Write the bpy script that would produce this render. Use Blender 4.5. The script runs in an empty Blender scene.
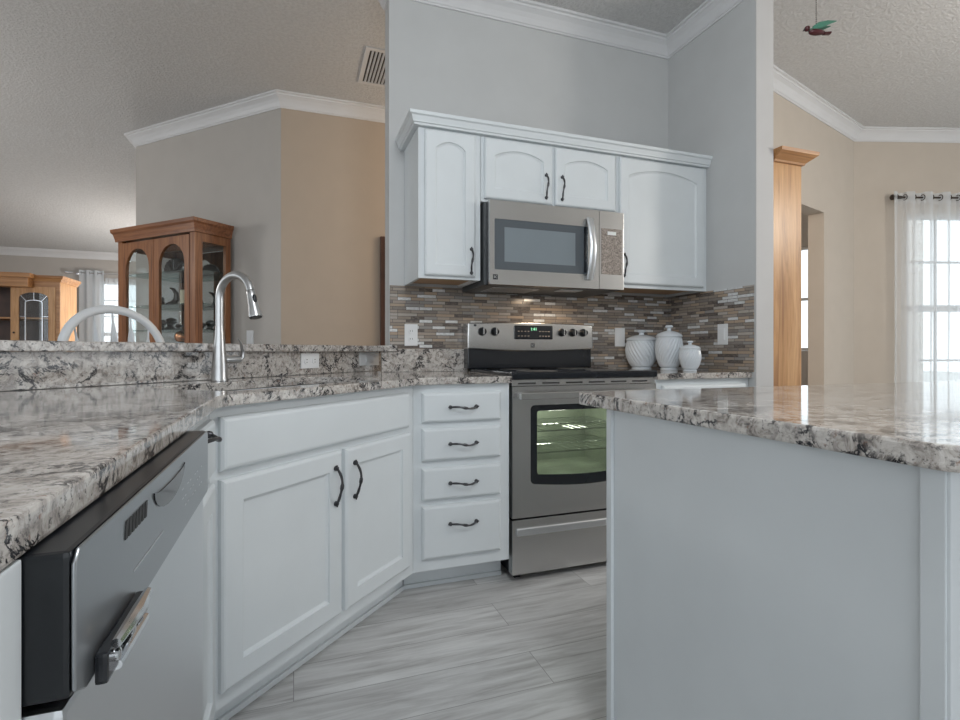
import bpy, bmesh, math, random
from mathutils import Vector, Matrix
random.seed(7)
PI = math.pi
S2 = math.sqrt(2)
scene = bpy.context.scene
COL = scene.collection

# ------------------------------------------------------------------ camera
cam_data = bpy.data.cameras.new('camera')
cam = bpy.data.objects.new('camera', cam_data)
COL.objects.link(cam)
cam.location = (0, 0, 1.0232)
cam.rotation_euler = (PI/2, 0, math.radians(-19.634))
cam_data.sensor_fit = 'HORIZONTAL'
cam_data.sensor_width = 36
cam_data.lens = 36*522.38/960
cam_data.shift_y = -8.77/960
cam_data.clip_start = 0.02
cam_data.clip_end = 200
scene.camera = cam

# ------------------------------------------------------------------ world, lights, exposure
world = bpy.data.worlds.new('world')
scene.world = world
world.use_nodes = True
wb = world.node_tree.nodes['Background']
wb.inputs['Color'].default_value = (0.88, 0.945, 1.0, 1)
wb.inputs['Strength'].default_value = 1.1

def area(name, loc, size, power, color, target=None, sy=None):
    l = bpy.data.lights.new(name, 'AREA')
    l.energy = power; l.color = color
    l.shape = 'RECTANGLE'; l.size = size; l.size_y = sy or size
    o = bpy.data.objects.new(name, l); COL.objects.link(o)
    o.location = loc
    if target is not None:
        o.rotation_euler = (Vector(target)-Vector(loc)).to_track_quat('-Z', 'Y').to_euler()
    return o
def lamp(name, loc, power, color, radius=0.15):
    l = bpy.data.lights.new(name, 'POINT'); l.energy = power; l.color = color; l.shadow_soft_size = radius
    o = bpy.data.objects.new(name, l); COL.objects.link(o); o.location = loc; return o
lamp('kitchen_fill', (0.5, 0.2, 2.45), 24, (0.92, 0.97, 1.0), 0.2)  # added fill above the frame, brightens kitchen and ceiling; no fixture
lamp('hallway_lamp', (1.9, 3.5, 2.3), 16, (1.0, 0.80, 0.60))
lamp('dining_fill', (-1.9, 8.3, 1.5), 26, (1.0, 0.97, 0.93), 0.2)  # added fill hidden behind the partition, lifts far wall and sloped ceiling
lamp('breakfast_fill', (-3.4, 4.2, 2.0), 22, (1.0, 0.97, 0.93), 0.2)  # weaker added fill out of view for the left ceiling
lamp('nook_fill', (3.9, 0.6, 2.1), 34, (1.0, 0.94, 0.86), 0.2)  # unseen fill added to brighten the nook walls and ceiling
area('cooktop_lamp', (1.35, 2.50, 1.338), 0.10, 0.6, (1.0, 0.78, 0.55))
scene.view_settings.view_transform = 'Standard'
scene.view_settings.look = 'None'
scene.view_settings.gamma = 1
scene.view_settings.use_curve_mapping = False
scene.view_settings.exposure = 0.98

# ------------------------------------------------------------------ materials
class NT:
    def __init__(s, name):
        s.m = bpy.data.materials.new(name); s.m.use_nodes = True
        s.t = s.m.node_tree; s.b = s.t.nodes['Principled BSDF']; s.out = s.t.nodes['Material Output']
    def n(s, kind, **kw):
        x = s.t.nodes.new(kind)
        for k, v in kw.items():
            if k in x.inputs: x.inputs[k].default_value = v
            else: setattr(x, k, v)
        return x
    def l(s, a, b): s.t.links.new(a, b)
    def coord(s, scale=(1,1,1), kind='Object', rot=(0,0,0)):
        tc = s.n('ShaderNodeTexCoord'); mp = s.n('ShaderNodeMapping')
        mp.inputs['Scale'].default_value = scale; mp.inputs['Rotation'].default_value = rot
        s.l(tc.outputs[kind], mp.inputs['Vector']); return mp.outputs['Vector']
    def noise(s, vec, scale, detail=4, rough=0.5, dist=0.0):
        x = s.n('ShaderNodeTexNoise'); x.inputs['Scale'].default_value = scale
        x.inputs['Detail'].default_value = detail; x.inputs['Roughness'].default_value = rough
        x.inputs['Distortion'].default_value = dist
        s.l(vec, x.inputs['Vector']); return x.outputs['Fac']
    def ramp(s, fac, stops, interp='LINEAR'):
        r = s.n('ShaderNodeValToRGB'); cr = r.color_ramp; cr.interpolation = interp
        while len(cr.elements) < len(stops): cr.elements.new(0.5)
        for e, (p, c) in zip(cr.elements, stops):
            e.position = p; e.color = tuple(c)+(1,) if len(c) == 3 else c
        s.l(fac, r.inputs['Fac']); return r.outputs['Color']
    def mix(s, fac, a, b, mode='MIX'):
        x = s.n('ShaderNodeMix', data_type='RGBA', blend_type=mode)
        for v, i in ((fac, 0), (a, 6), (b, 7)):
            if hasattr(v, 'is_linked'): s.l(v, x.inputs[i])
            else: x.inputs[i].default_value = v if i == 0 else (tuple(v)+(1,))
        return x.outputs[2]
    def bump(s, h, strength=0.3, dist=0.002):
        b = s.n('ShaderNodeBump'); b.inputs['Strength'].default_value = strength
        b.inputs['Distance'].default_value = dist
        s.l(h, b.inputs['Height']); s.l(b.outputs['Normal'], s.b.inputs['Normal'])
    def base(s, c):
        if hasattr(c, 'is_linked'): s.l(c, s.b.inputs['Base Color'])
        else: s.b.inputs['Base Color'].default_value = tuple(c)+(1,)

def simple(name, c, rough=0.5, metal=0.0, bump=0, bscale=200, spec=None, vary=0.0):
    t = NT(name); t.b.inputs['Roughness'].default_value = rough; t.b.inputs['Metallic'].default_value = metal
    v = t.coord()
    nz = t.noise(v, 6, 3)
    k = vary or 0.02
    t.base(t.ramp(nz, [(0.3, [x*(1-k) for x in c]), (0.7, [min(1, x*(1+k)) for x in c])]))
    if spec is not None: t.b.inputs['Specular IOR Level'].default_value = spec
    if bump: t.bump(t.noise(v, bscale, 3), bump)
    return t.m

M = {}
M['paint'] = simple('cabinet_paint', (0.675, 0.71, 0.73), 0.38, bump=0.05, bscale=60)
M['wall_cool'] = simple('wall_paint_grey', (0.55, 0.555, 0.555), 0.8, bump=0.15, bscale=220)
M['wall_end'] = simple('wall_paint_pale', (0.56, 0.55, 0.545), 0.8, bump=0.15, bscale=220)
M['wall_hall'] = simple('wall_paint_greige', (0.47, 0.44, 0.41), 0.85, bump=0.15, bscale=220)
M['wall_beige'] = simple('wall_paint_beige', (0.48, 0.40, 0.325), 0.85, bump=0.15, bscale=220)
M['wall_nook'] = simple('wall_paint_cream', (0.56, 0.495, 0.425), 0.85, bump=0.15, bscale=220)
M['white_trim'] = simple('white_trim_paint', (0.68, 0.68, 0.69), 0.4)
M['plastic'] = simple('white_plastic', (0.78, 0.79, 0.80), 0.35)
M['slot'] = simple('dark_slot', (0.03, 0.03, 0.03), 0.6)
M['ceramic'] = simple('white_glazed_ceramic', (0.64, 0.69, 0.74), 0.16)
M['black_gloss'] = simple('black_gloss', (0.012, 0.014, 0.018), 0.08)
M['black'] = simple('black_enamel', (0.008, 0.010, 0.013), 0.28)
M['dark_plastic'] = simple('dark_grey_plastic', (0.05, 0.055, 0.06), 0.35)
M['iron'] = simple('dark_iron', (0.07, 0.07, 0.075), 0.33, 0.85, bump=0.3, bscale=300)
M['chrome'] = simple('chrome', (0.75, 0.76, 0.78), 0.12, 1.0)
M['bronze'] = simple('oiled_bronze', (0.06, 0.045, 0.038), 0.4, 0.7)
M['figure'] = simple('pewter', (0.12, 0.12, 0.12), 0.3, 0.6, vary=0.3)
M['copper'] = simple('copper', (0.75, 0.36, 0.2), 0.22, 1.0)
M['candle'] = simple('cream_wax', (0.66, 0.58, 0.42), 0.5)
M['white_wood'] = simple('white_painted_wood', (0.66, 0.68, 0.70), 0.35)
M['frame_wood'] = simple('dark_walnut', (0.07, 0.03, 0.018), 0.4, vary=0.3)
M['bird_green'] = simple('green_enamel', (0.06, 0.19, 0.13), 0.35, vary=0.3)
M['bird_red'] = simple('maroon_enamel', (0.07, 0.012, 0.015), 0.35, vary=0.3)
M['bird_dark'] = simple('dark_enamel', (0.02, 0.02, 0.025), 0.35)
M['brick_out'] = None
M['oven_inside'] = simple('oven_enamel', (0.50, 0.55, 0.47), 0.5, vary=0.25)

def steel(name, c=(0.60,0.595,0.585), rough=0.27, axis=0):
    t = NT(name); t.b.inputs['Metallic'].default_value = 1.0
    t.base(c); t.b.inputs['Roughness'].default_value = rough
    if 'Anisotropic' in t.b.inputs: t.b.inputs['Anisotropic'].default_value = 0.0
    return t.m
M['steel'] = steel('brushed_steel')
M['steel_dw'] = steel('brushed_steel_silver', (0.74,0.76,0.78), 0.32)
M['steel_dark'] = steel('brushed_steel_dark', (0.42,0.44,0.46), 0.33)
M['nickel'] = steel('brushed_nickel', (0.52,0.52,0.52), 0.30, 2)

def granite(name='granite'):
    t = NT(name); t.b.inputs['Roughness'].default_value = 0.07
    v = t.coord()
    warp = t.noise(v, 9, 5, 0.6, 0.6)
    col = t.ramp(t.noise(v, 42, 6, 0.72, 0.8), [(0.33, (0.07,0.06,0.055)), (0.42, (0.27,0.235,0.21)), (0.49, (0.45,0.41,0.375)), (0.62, (0.64,0.605,0.57))])
    col = t.mix(t.ramp(warp, [(0.38, (0,0,0)), (0.62, (0.35,0.35,0.35))]), col, (0.56,0.54,0.52))
    # rusty flecks
    rf = t.noise(v, 70, 4, 0.6)
    col = t.mix(t.ramp(rf, [(0.63, (0,0,0)), (0.70, (0.75,0.75,0.75))]), col, (0.24,0.13,0.09))
    # grey flecks
    gf = t.noise(v, 120, 4, 0.7)
    col = t.mix(t.ramp(gf, [(0.57, (0,0,0)), (0.66, (0.85,0.85,0.85))]), col, (0.11,0.105,0.105))
    # black veins: narrow band of a stretched, distorted noise, broken up by another
    v2 = t.coord((1.0, 1.7, 1.6), rot=(0.5, 0.4, 0.6))
    vein = t.noise(v2, 9.5, 7, 0.68, 0.55)
    band = t.ramp(vein, [(0.465, (0,0,0)), (0.488, (1,1,1)), (0.512, (1,1,1)), (0.532, (0,0,0))])
    brk = t.ramp(t.noise(v, 11, 3, 0.6), [(0.47, (0,0,0)), (0.54, (1,1,1))])
    vm = t.mix(1.0, band, brk, 'MULTIPLY')
    col = t.mix(vm, col, (0.022,0.022,0.026))
    t.base(col)
    t.b.inputs['Specular IOR Level'].default_value = 0.6
    return t.m
M['granite'] = granite()

def mosaic():
    t = NT('glass_stone_mosaic')
    tc = t.n('ShaderNodeTexCoord'); sp = t.n('ShaderNodeSeparateXYZ'); t.l(tc.outputs['Object'], sp.inputs[0])
    ad = t.n('ShaderNodeMath', operation='SUBTRACT'); t.l(sp.outputs['X'], ad.inputs[0]); t.l(sp.outputs['Y'], ad.inputs[1])
    cb = t.n('ShaderNodeCombineXYZ'); t.l(ad.outputs[0], cb.inputs[0]); t.l(sp.outputs['Z'], cb.inputs[1])
    br = t.n('ShaderNodeTexBrick'); br.offset = 0.37; br.offset_frequency = 2; br.squash = 1.45; br.squash_frequency = 3
    for k, val in (('Scale', 1.0), ('Brick Width', 0.072), ('Row Height', 0.0168), ('Mortar Size', 0.0011), ('Mortar Smooth', 0.1), ('Bias', 0.0)):
        br.inputs[k].default_value = val
    br.inputs['Color1'].default_value = (0,0,0,1); br.inputs['Color2'].default_value = (1,1,1,1); br.inputs['Mortar'].default_value = (0,0,0,1)
    t.l(cb.outputs[0], br.inputs['Vector'])
    cells = t.ramp(br.outputs['Color'], [(0.0, (0.09,0.075,0.07)), (0.12, (0.27,0.225,0.185)), (0.27, (0.42,0.32,0.235)), (0.40, (0.27,0.26,0.255)),
        (0.52, (0.36,0.305,0.26)), (0.64, (0.21,0.185,0.17)), (0.75, (0.44,0.40,0.36)), (0.86, (0.82,0.84,0.85))], 'CONSTANT')  # palest tiles: bright reflections on the glass put into the colour
    col = t.mix(t.ramp(t.noise(t.coord((1,1,3)), 55, 4, 0.7), [(0.35, (0.0,)*3), (0.65, (0.45,)*3)]), cells, (0.36,0.30,0.25))
    col = t.mix(br.outputs['Fac'], col, (0.10,0.095,0.09))
    t.base(col)
    t.b.inputs['Roughness'].default_value = 0.18
    t.l(t.ramp(br.outputs['Color'], [(0.0, (0,0,0)), (0.86, (0.15,0.15,0.15))], 'CONSTANT'), t.b.inputs['Metallic'])
    inv = t.n('ShaderNodeMath', operation='SUBTRACT'); inv.inputs[0].default_value = 1; t.l(br.outputs['Fac'], inv.inputs[1])
    t.bump(inv.outputs[0], 0.5, 0.001)
    return t.m
M['mosaic'] = mosaic()

def planks():
    t = NT('grey_vinyl_planks')
    v = t.coord()
    br = t.n('ShaderNodeTexBrick'); br.offset = 0.38; br.offset_frequency = 2
    for k, val in (('Scale', 1.0), ('Brick Width', 1.22), ('Row Height', 0.18), ('Mortar Size', 0.0012), ('Mortar Smooth', 0.3)):
        br.inputs[k].default_value = val
    br.inputs['Color1'].default_value = (0,0,0,1); br.inputs['Color2'].default_value = (1,1,1,1); br.inputs['Mortar'].default_value = (0.4,0.4,0.4,1)
    t.l(v, br.inputs['Vector'])
    # shift grain per plank
    mul = t.n('ShaderNodeVectorMath', operation='SCALE'); t.l(br.outputs['Color'], mul.inputs[0]); mul.inputs['Scale'].default_value = 7.0
    add = t.n('ShaderNodeVectorMath', operation='ADD'); t.l(t.coord((1.3, 14, 1)), add.inputs[0]); t.l(mul.outputs[0], add.inputs[1])
    g = t.noise(add.outputs[0], 2.2, 7, 0.66, 0.5)
    col = t.ramp(g, [(0.28, (0.34,0.33,0.325)), (0.42, (0.50,0.49,0.485)), (0.56, (0.62,0.615,0.61)), (0.72, (0.72,0.715,0.71))])
    tone = t.ramp(br.outputs['Color'], [(0.0, (0.86,0.86,0.86)), (1.0, (1.08,1.08,1.08))])
    col = t.mix(1.0, col, tone, 'MULTIPLY')
    col = t.mix(br.outputs['Fac'], col, (0.24,0.235,0.23))
    t.base(col); t.b.inputs['Roughness'].default_value = 0.42
    t.bump(g, 0.08, 0.001)
    return t.m
M['planks'] = planks()

def wood(name, c1, c2, c3, axis=2, rough=0.35):
    t = NT(name)
    sc = [16, 16, 16]; sc[axis] = 0.9
    g = t.noise(t.coord(tuple(sc)), 1.7, 6, 0.6, 1.2)
    f = t.noise(t.coord(tuple([x*7 for x in sc])), 1.0, 3, 0.6)
    col = t.ramp(g, [(0.30, c1), (0.48, c2), (0.66, c3)])
    col = t.mix(t.ramp(f, [(0.5, (0,0,0)), (0.7, (0.35,0.35,0.35))]), col, c1)
    t.base(col); t.b.inputs['Roughness'].default_value = rough
    return t.m
M['oak'] = wood('golden_oak', (0.30,0.135,0.045), (0.50,0.26,0.10), (0.60,0.34,0.15))
M['oak_h'] = wood('golden_oak_rail', (0.27,0.12,0.04), (0.42,0.20,0.075), (0.52,0.28,0.12), 0)
M['oak_dark'] = wood('reddish_oak', (0.12,0.045,0.02), (0.25,0.10,0.042), (0.34,0.15,0.065))
M['oak_dark_h'] = wood('reddish_oak_rail', (0.11,0.04,0.018), (0.22,0.085,0.036), (0.31,0.13,0.058), 0)
M['under_oak'] = wood('raw_oak_underside', (0.40,0.24,0.13), (0.52,0.33,0.19), (0.6,0.4,0.24), 0, 0.5)

def ceiling_mat():
    t = NT('textured_ceiling'); t.b.inputs['Roughness'].default_value = 0.95
    v = t.coord()
    n1 = t.noise(v, 55, 3, 0.6, 0.5)
    t.base(t.ramp(n1, [(0.35, (0.57,0.565,0.56)), (0.6, (0.65,0.645,0.64))]))
    t.bump(t.ramp(n1, [(0.42, (0,0,0)), (0.58, (1,1,1))]), 0.55, 0.006)
    return t.m
M['ceiling'] = ceiling_mat()

def glass(name, tint=(0.95,0.97,0.97), refl=1.0, rough=0.0):
    t = NT(name); t.t.nodes.remove(t.b)
    tr = t.n('ShaderNodeBsdfTransparent'); tr.inputs['Color'].default_value = tuple(tint)+(1,)
    gl = t.n('ShaderNodeBsdfGlossy'); gl.inputs['Roughness'].default_value = rough
    lw = t.n('ShaderNodeLayerWeight'); lw.inputs['Blend'].default_value = 0.5
    pw = t.n('ShaderNodeMath', operation='POWER'); t.l(lw.outputs['Facing'], pw.inputs[0]); pw.inputs[1].default_value = 4.0
    mu = t.n('ShaderNodeMath', operation='MULTIPLY_ADD', use_clamp=True); t.l(pw.outputs[0], mu.inputs[0]); mu.inputs[1].default_value = 0.6; mu.inputs[2].default_value = 0.045*refl
    mx = t.n('ShaderNodeMixShader'); t.l(mu.outputs[0], mx.inputs[0]); t.l(tr.outputs[0], mx.inputs[1]); t.l(gl.outputs[0], mx.inputs[2])
    t.l(mx.outputs[0], t.out.inputs['Surface'])
    return t.m
M['glass'] = glass('clear_glass')
M['glass_shelf'] = glass('glass_shelf_green', (0.72,0.82,0.80), 1.5)
M['oven_glass'] = glass('tinted_oven_glass', (0.62,0.65,0.60), 2.0)
M['mirror'] = simple('mirror', (0.72, 0.74, 0.74), 0.03, 1.0)
M['lens'] = simple('lamp_lens', (0.75, 0.76, 0.75), 0.3)
M['micro_glass'] = simple('smoked_glass_door', (0.085, 0.10, 0.115), 0.06, spec=1.0)
M['micro_screen'] = simple('microwave_mesh_window', (0.20, 0.235, 0.26), 0.07, spec=0.9)

def sheer(name, opacity=0.5, c=(0.86,0.89,0.92)):
    t = NT(name); t.t.nodes.remove(t.b)
    tr = t.n('ShaderNodeBsdfTransparent')
    df = t.n('ShaderNodeBsdfDiffuse'); df.inputs['Color'].default_value = tuple(c)+(1,)
    tl = t.n('ShaderNodeBsdfTranslucent'); tl.inputs['Color'].default_value = tuple(c)+(1,)
    m1 = t.n('ShaderNodeMixShader'); m1.inputs[0].default_value = 0.5; t.l(df.outputs[0], m1.inputs[1]); t.l(tl.outputs[0], m1.inputs[2])
    m2 = t.n('ShaderNodeMixShader'); m2.inputs[0].default_value = opacity
    t.l(tr.outputs[0], m2.inputs[1]); t.l(m1.outputs[0], m2.inputs[2]); t.l(m2.outputs[0], t.out.inputs['Surface'])
    return t.m
M['sheer'] = sheer('sheer_voile', 0.50, (0.93,0.95,0.97))
M['curtain'] = sheer('white_curtain', 0.93, (0.82,0.85,0.88))

def keypad():
    t = NT('printed_keypad'); t.b.inputs['Roughness'].default_value = 0.35
    v = t.coord()
    n = t.noise(v, 260, 2, 0.5)
    t.base(t.ramp(n, [(0.46, (0.15,0.12,0.10)), (0.56, (0.42,0.36,0.32))]))
    return t.m
M['keypad'] = keypad()

def brick_mat():
    t = NT('pale_outdoor_brick')
    tc = t.n('ShaderNodeTexCoord'); sp = t.n('ShaderNodeSeparateXYZ'); t.l(tc.outputs['Object'], sp.inputs[0])
    ad = t.n('ShaderNodeMath', operation='ADD'); t.l(sp.outputs['X'], ad.inputs[0]); t.l(sp.outputs['Y'], ad.inputs[1])
    cb = t.n('ShaderNodeCombineXYZ'); t.l(ad.outputs[0], cb.inputs[0]); t.l(sp.outputs['Z'], cb.inputs[1])
    br = t.n('ShaderNodeTexBrick')
    for k, val in (('Scale', 1.0), ('Brick Width', 0.2), ('Row Height', 0.07), ('Mortar Size', 0.006)):
        br.inputs[k].default_value = val
    br.inputs['Color1'].default_value = (0.80,0.73,0.68,1); br.inputs['Color2'].default_value = (0.9,0.85,0.82,1); br.inputs['Mortar'].default_value = (0.85,0.85,0.85,1)
    t.l(cb.outputs[0], br.inputs['Vector']); t.base(br.outputs['Color']); t.b.inputs['Roughness'].default_value = 0.9
    return t.m
M['brick_out'] = brick_mat()
M['grass'] = simple('pale_concrete', (0.55, 0.55, 0.53), 0.9, vary=0.08)

def emit(name, c, st):
    t = NT(name); t.base((0,0,0)); t.b.inputs['Emission Color'].default_value = tuple(c)+(1,); t.b.inputs['Emission Strength'].default_value = st
    return t.m
M['digits'] = emit('green_clock_digits', (0.35, 1.0, 0.55), 0.8)

# ------------------------------------------------------------------ object helpers
def tag(o, label=None, cat=None, group=None, kind=None):
    if label: o['label'] = label
    if cat: o['category'] = cat
    if group: o['group'] = group
    if kind: o['kind'] = kind
    return o
def empty(name, loc, label, cat, rz=0, group=None):
    o = bpy.data.objects.new(name, None); COL.objects.link(o)
    o.empty_display_size = 0.05
    o.location = loc; o.rotation_euler = (0, 0, rz)
    return tag(o, label, cat, group)
def copy_tree(o, parent=None):
    c = o.copy(); COL.objects.link(c); c.parent = parent
    for ch in list(o.children): copy_tree(ch, c)
    return c

class MB:
    """collects shapes into one mesh"""
    def __init__(s): s.bm = bmesh.new()
    def _merge(s, b2):
        me = bpy.data.meshes.new('tmp'); b2.to_mesh(me); b2.free(); s.bm.from_mesh(me); bpy.data.meshes.remove(me)
    def box(s, x0, x1, y0, y1, z0, z1, bev=0.0, seg=2):
        b = bmesh.new(); bmesh.ops.create_cube(b, size=1)
        for v in b.verts:
            v.co = Vector(((x0+x1)/2+v.co.x*(x1-x0), (y0+y1)/2+v.co.y*(y1-y0), (z0+z1)/2+v.co.z*(z1-z0)))
        if bev: bmesh.ops.bevel(b, geom=b.edges[:], offset=bev, segments=seg, profile=0.7, affect='EDGES')
        s._merge(b); return s
    def tube(s, pts, rad, seg=10, caps=True, squash=None):
        pts = [Vector(p) for p in pts]
        if not isinstance(rad, (list, tuple)): rad = [rad]*len(pts)
        b = bmesh.new(); rings = []; up = None
        for i, p in enumerate(pts):
            if i == 0: t = pts[1]-p
            elif i == len(pts)-1: t = p-pts[i-1]
            else: t = (pts[i+1]-p).normalized()+(p-pts[i-1]).normalized()
            t.normalize()
            if up is None:
                up = Vector((0,0,1)) if abs(t.z) < 0.9 else Vector((1,0,0))
            u = up-t*up.dot(t)
            if u.length < 1e-6: u = Vector((0,1,0))
            u.normalize(); w = t.cross(u); up = u
            sq = squash or (1, 1)
            rings.append([b.verts.new(p+u*math.cos(a)*rad[i]*sq[0]+w*math.sin(a)*rad[i]*sq[1]) for a in [2*PI*k/seg for k in range(seg)]])
        for r0, r1 in zip(rings, rings[1:]):
            for k in range(seg): b.faces.new((r0[k], r0[(k+1)%seg], r1[(k+1)%seg], r1[k]))
        if caps: b.faces.new(rings[0][::-1]); b.faces.new(rings[-1])
        bmesh.ops.recalc_face_normals(b, faces=b.faces[:]); s._merge(b); return s
    def lathe(s, prof, c=(0,0,0), seg=32, fn=None, axis='z'):
        b = bmesh.new(); rings = []
        for i, (r, z) in enumerate(prof):
            ring = []
            for k in range(seg):
                a = 2*PI*k/seg; rr = r*(fn(a, z, i) if fn else 1)
                p = (rr*math.cos(a), rr*math.sin(a), z)
                if axis == 'y': p = (p[0], -p[2], p[1])
                if axis == 'x': p = (p[2], p[0], p[1])
                ring.append(b.verts.new((p[0]+c[0], p[1]+c[1], p[2]+c[2])))
            rings.append(ring)
        for r0, r1 in zip(rings, rings[1:]):
            for k in range(seg): b.faces.new((r0[k], r0[(k+1)%seg], r1[(k+1)%seg], r1[k]))
        b.faces.new(rings[0][::-1]); b.faces.new(rings[-1])
        bmesh.ops.recalc_face_normals(b, faces=b.faces[:]); s._merge(b); return s
    def prism(s, poly, a0, a1, axis='z', bev=0.0, hole=None, seg=2):
        """polygon in the plane normal to axis, extruded a0..a1"""
        def P(p, a):
            if axis == 'z': return (p[0], p[1], a)
            if axis == 'y': return (p[0], a, p[1])
            return (a, p[0], p[1])
        b = bmesh.new()
        loops = [poly]+([hole] if hole else [])
        if hole:
            for lp in loops:
                vs = [b.verts.new(P(p, a0)) for p in lp]
                for i in range(len(vs)): b.edges.new((vs[i], vs[(i+1)%len(vs)]))
            bmesh.ops.triangle_fill(b, edges=b.edges[:], use_beauty=True)
        else:
            b.faces.new([b.verts.new(P(p, a0)) for p in poly])
        geo = bmesh.ops.extrude_face_region(b, geom=b.faces[:])
        d = Vector(P((0,0), a1))-Vector(P((0,0), a0))
        for e in geo['geom']:
            if isinstance(e, bmesh.types.BMVert): e.co += d
        bmesh.ops.recalc_face_normals(b, faces=b.faces[:])
        if bev:
            ed = [e for e in b.edges if len(e.link_faces) == 2 and e.calc_face_angle(0) > 0.3]
            bmesh.ops.bevel(b, geom=ed, offset=bev, segments=seg, profile=0.6, affect='EDGES')
        s._merge(b); return s
    def sweep(s, prof, path, closed_prof=True):
        """prof [(out,z)] swept on path [(x,y)]; out = to the right of travel; mitred"""
        b = bmesh.new(); n = len(path); rings = []
        P2 = [Vector(p) for p in path]
        for i in range(n):
            d0 = (P2[i]-P2[i-1]).normalized() if i > 0 else None
            d1 = (P2[i+1]-P2[i]).normalized() if i < n-1 else None
            if d0 is None: d0 = d1
            if d1 is None: d1 = d0
            n0 = Vector((d0.y, -d0.x)); n1 = Vector((d1.y, -d1.x))
            m = (n0+n1); m = m/m.length_squared*2 if m.length > 1e-6 else n0
            rings.append([b.verts.new((P2[i].x+m.x*o, P2[i].y+m.y*o, z)) for (o, z) in prof])
        k = len(prof)
        for r0, r1 in zip(rings, rings[1:]):
            for j in range(k): b.faces.new((r0[j], r0[(j+1)%k], r1[(j+1)%k], r1[j]))
        b.faces.new(rings[0][::-1]); b.faces.new(rings[-1])
        bmesh.ops.recalc_face_normals(b, faces=b.faces[:]); s._merge(b); return s
    def panel(s, x0, x1, z0, z1, t=0.02, stile=0.055, rise=0.0, depth=0.010, edge=0.006, cham=0.010, y=0.0):
        """door leaf: front at y-t, back at y; recessed centre with optional arched top"""
        b = bmesh.new(); N = 17 if rise else 3
        ix0, ix1, iz0, iz1 = x0+stile, x1-stile, z0+stile, z1-stile
        def loop(ins, yy, outer):
            pts = []
            if outer:
                X0, X1, Z0, Z1 = x0+ins, x1-ins, z0+ins, z1-ins
                pts = [(X0, Z0), (X1, Z0)]
                for i in range(N):
                    f = i/(N-1); x = ix1+(ix0-ix1)*f
                    if i == 0: x = X1
                    if i == N-1: x = X0
                    pts.append((x, Z1))
            else:
                X0, X1, Z0, Z1 = ix0+ins, ix1-ins, iz0+ins, iz1-ins
                pts = [(X0, Z0), (X1, Z0)]
                for i in range(N):
                    f = i/(N-1); x = X1+(X0-X1)*f
                    pts.append((x, Z1-rise+rise*math.sin(PI*f)**0.75 if rise else Z1))
            return [b.verts.new((p[0], yy, p[1])) for p in pts]
        Ls = [loop(0, y, True), loop(0, y-t+edge*1.1, True), loop(edge*0.8, y-t+0.002, True), loop(edge*1.6, y-t, True)]
        if stile:
            Ls += [loop(0, y-t, False), loop(0.002, y-t+depth*0.55, False), loop(cham, y-t+depth, False)]
        for a, c in zip(Ls, Ls[1:]):
            k = len(a)
            for j in range(k): b.faces.new((a[j], a[(j+1)%k], c[(j+1)%k], c[j]))
        b.faces.new(Ls[0]); b.faces.new(Ls[-1])
        bmesh.ops.recalc_face_normals(b, faces=b.faces[:]); s._merge(b); return s
    def build(s, name, mat, parent=None, smooth=False, loc=None):
        me = bpy.data.meshes.new(name)
        bmesh.ops.remove_doubles(s.bm, verts=s.bm.verts[:], dist=1e-6)
        s.bm.to_mesh(me); s.bm.free()
        me.materials.append(mat)
        if smooth:
            me.polygons.foreach_set('use_smooth', [True]*len(me.polygons))
            try: me.set_sharp_from_angle(angle=math.radians(38))
            except Exception: pass
        o = bpy.data.objects.new(name, me); COL.objects.link(o)
        if parent: o.parent = parent
        if loc: o.location = loc
        return o
def struct(mb, name, mat, label=None):
    return tag(mb.build(name, mat), label, None, None, 'structure')

def crown_profile(zt, drop=0.10, proj=0.085):
    """room crown, wall side out=0"""
    raw = [(0, 0), (0, -1.0), (0.10, -1.0), (0.14, -0.92), (0.20, -0.90), (0.24, -0.80), (0.34, -0.62), (0.52, -0.42), (0.74, -0.28), (0.80, -0.26), (0.84, -0.16), (1.0, -0.13), (1.0, 0)]
    return [(o*proj, zt+z*drop) for o, z in raw]

# handles -------------------------------------------------------------
def pull_mesh(vert, L=0.125):
    mb = MB(); pts = []; rad = []
    n = 22
    for i in range(n+1):
        f = i/n; a = (f-0.5)*L*0.92
        h = 0.006+0.024*math.sin(PI*f)**0.8
        w = 0.004*math.sin(2*PI*f)
        r = 0.0035+0.0012*abs(math.sin(PI*f*3.0))+(0.0015 if 0.42 < f < 0.58 else 0)
        pts.append((a, -h, w-0.003*math.sin(PI*f))); rad.append(r)
    mb.tube(pts, rad, 8)
    for e in (-1, 1):
        mb.lathe([(0.002, 0.012), (0.0065, 0.010), (0.0085, 0.004), (0.0085, 0)], (e*L*0.46, 0, 0), 12, axis='y')
        mb.tube([(e*L*0.46, -0.006, 0), (e*L*0.545, -0.007, 0.001*e)], [0.005, 0.0025], 8)
    if vert:
        bmesh.ops.rotate(mb.bm, verts=mb.bm.verts[:], cent=(0,0,0), matrix=Matrix.Rotation(PI/2, 3, 'Y'))
    o = mb.build('handle', M['iron'], None, True)
    me = o.data; bpy.data.objects.remove(o); return me
PULL_H = pull_mesh(False); PULL_V = pull_mesh(True)
def pull(parent, x, y, z, vert=False):
    o = bpy.data.objects.new('handle', PULL_V if vert else PULL_H); COL.objects.link(o)
    o.parent = parent; o.location = (x, y, z); o['label'] = 'dark twisted iron pull'
    return o

# ------------------------------------------------------------------ room shell
YW = 2.76; XR = 2.2726; ZC = 3.0
FOOT = [(-6.6, -3), (8.7, -3), (8.7, 2.10), (4.74, 3.37), (5.45, 3.59), (5.05, 4.98), (2.4, 4.20), (2.4, 5.62)]
struct(MB().prism(FOOT+[(-1.2, 5.62), (-1.2, 10.1), (-6.6, 10.1)], -0.06, 0), 'floor', M['planks'])
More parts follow.
